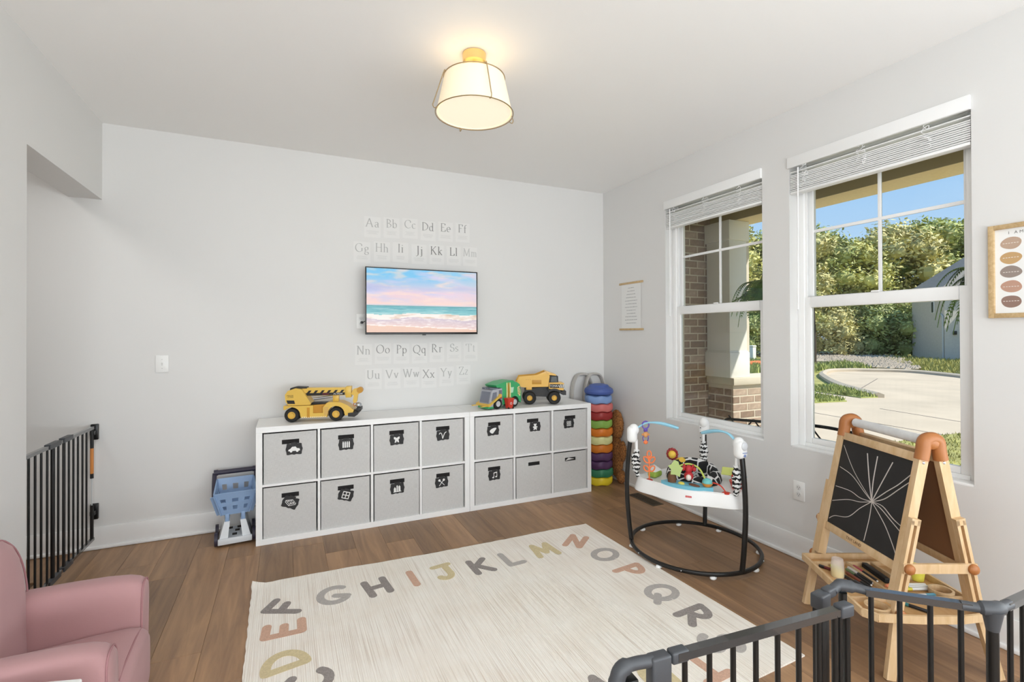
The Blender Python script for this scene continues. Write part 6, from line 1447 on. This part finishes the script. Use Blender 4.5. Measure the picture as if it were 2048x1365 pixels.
for z_ in (.245, .755):
    m = MB(); m.bb(GX - .02, GX + .02, -.0145 - .008, -.0145 if z_ < .14 else -.001, z_ - .05, z_ + .05, .004); m.bb(GX - .012, GX + .012, -.062, -.02, z_ - .014, z_ + .014, .003); m.build('wall_hinge', BLACK, lg_)
m = MB(); m.bb(GX - .018, GX + .018, OY + .0005, OY + .04, .77, .82, .003); m.bb(GX - .018, GX + .018, OY + .0005, OY + .04, .075, .125, .003); m.build('latch_catch', GDK, lg_)

# ================================================================== pink armchair and white box
PINK = P('pink_twill', (182, 140, 141), .85, bump=.08, bscale=300, vary=.05, vscale=4, sheen=.15); PIPE = P('pink_piping', (168, 122, 126), .85)
ac = thing('toddler_armchair', 'pink upholstered child armchair with piped seams', 'armchair', (-3.596, -1.805, 0), R(2))
def loft(m, secs):
    n = len(secs[0]); vs = [p for s_ in secs for p in s_]; fs = []
    for i in range(len(secs) - 1):
        for j in range(n): fs.append((i * n + j, i * n + (j + 1) % n, (i + 1) * n + (j + 1) % n, (i + 1) * n + j))
    fs.append(tuple(range(n - 1, -1, -1))); fs.append(tuple((len(secs) - 1) * n + j for j in range(n)))
    m.add(vs, fs)
def sq(a, p): return math.copysign(abs(a) ** p, a)
def armsec(x_, yc, w, h, sgn, k_=1.0, n=36):
    out = []
    for i in range(n):
        t = 2 * math.pi * i / n; c, s_ = math.cos(t), math.sin(t)
        zz = h / 2 + (h / 2) * sq(s_, .42) * k_; top_ = max(0, zz / h - .35)
        yy = yc + w / 2 * sq(c, .62) * k_ * (.92 + .25 * top_) + sgn * .022 * top_
        out.append((x_, yy, max(.004, zz)))
    return out
for sgn in (1, -1):
    yc = sgn * .232
    secs = [armsec(x_, yc, .125, h, sgn, k_) for x_, h, k_ in ((-.20, .40, .97), (-.14, .412, 1), (0, .412, 1), (.12, .408, 1), (.19, .400, 1), (.222, .393, .985), (.240, .386, .955), (.248, .380, .91))]
    m = MB(); loft(m, secs); ao = m.build('arm', PINK, ac, ang=60)
    m = MB(); m.tube([(p[0] + .002, p[1], p[2]) for p in armsec(.2415, yc, .125, .386, sgn, .955)], .0032, 6, closed=True); m.build('piping', PIPE, ao)
def boxsec(x_, w, z0, z1, n=40, pw=.35):
    return [(x_, w * sq(math.cos(2 * math.pi * i / n), pw), (z0 + z1) / 2 + (z1 - z0) / 2 * sq(math.sin(2 * math.pi * i / n), pw)) for i in range(n)]
m = MB(); loft(m, [boxsec(x_, .19, .004, z_) for x_, z_ in ((-.2, .225), (-.1, .235), (.1, .245), (.20, .245), (.242, .238), (.262, .222), (.270, .20))]); so = m.build('seat', PINK, ac, ang=60)
m = MB(); m.tube([(.246, y_, .236 - .012 * (abs(y_) / .16) ** 3) for y_ in [(-.165 + .33 * i / 12) for i in range(13)]], .003, 6); m.build('piping', PIPE, so)
secs = []
for z_, xo, w, th in ((.004, -.185, .275, .10), (.15, -.185, .278, .10), (.35, -.19, .275, .10), (.48, -.195, .262, .10), (.56, -.20, .245, .096), (.61, -.204, .22, .088), (.64, -.207, .19, .07), (.652, -.208, .16, .045)):
    n = 36; secs.append([(xo + th * sq(math.cos(2 * math.pi * i / n), .7), w * sq(math.sin(2 * math.pi * i / n), .5), z_) for i in range(n)])
m = MB(); loft(m, secs); bo = m.build('backrest', PINK, ac, ang=60)
m = MB(); m.tube(cr([(-.115, .262, .20), (-.118, .26, .38), (-.122, .248, .48), (-.132, .228, .56), (-.145, .2, .612), (-.163, .15, .648), (-.165, 0, .655), (-.163, -.15, .648), (-.145, -.2, .612), (-.132, -.228, .56), (-.122, -.248, .48), (-.118, -.26, .38), (-.115, -.262, .2)], 4), .0035, 6); m.build('piping', PIPE, bo)
wb = thing('white_toy_box', 'white box just in view beside the pink armchair', 'box', (-3.37, -2.215, 0), R(-17))
m = MB(); m.bb(-.42, 0, -.4, 0, .002, .375, .004); m.build('box_body', LAM, wb); m = MB(); m.bb(-.425, .004, -.405, .004, .376, .398, .005); m.build('lid', LAM, wb)
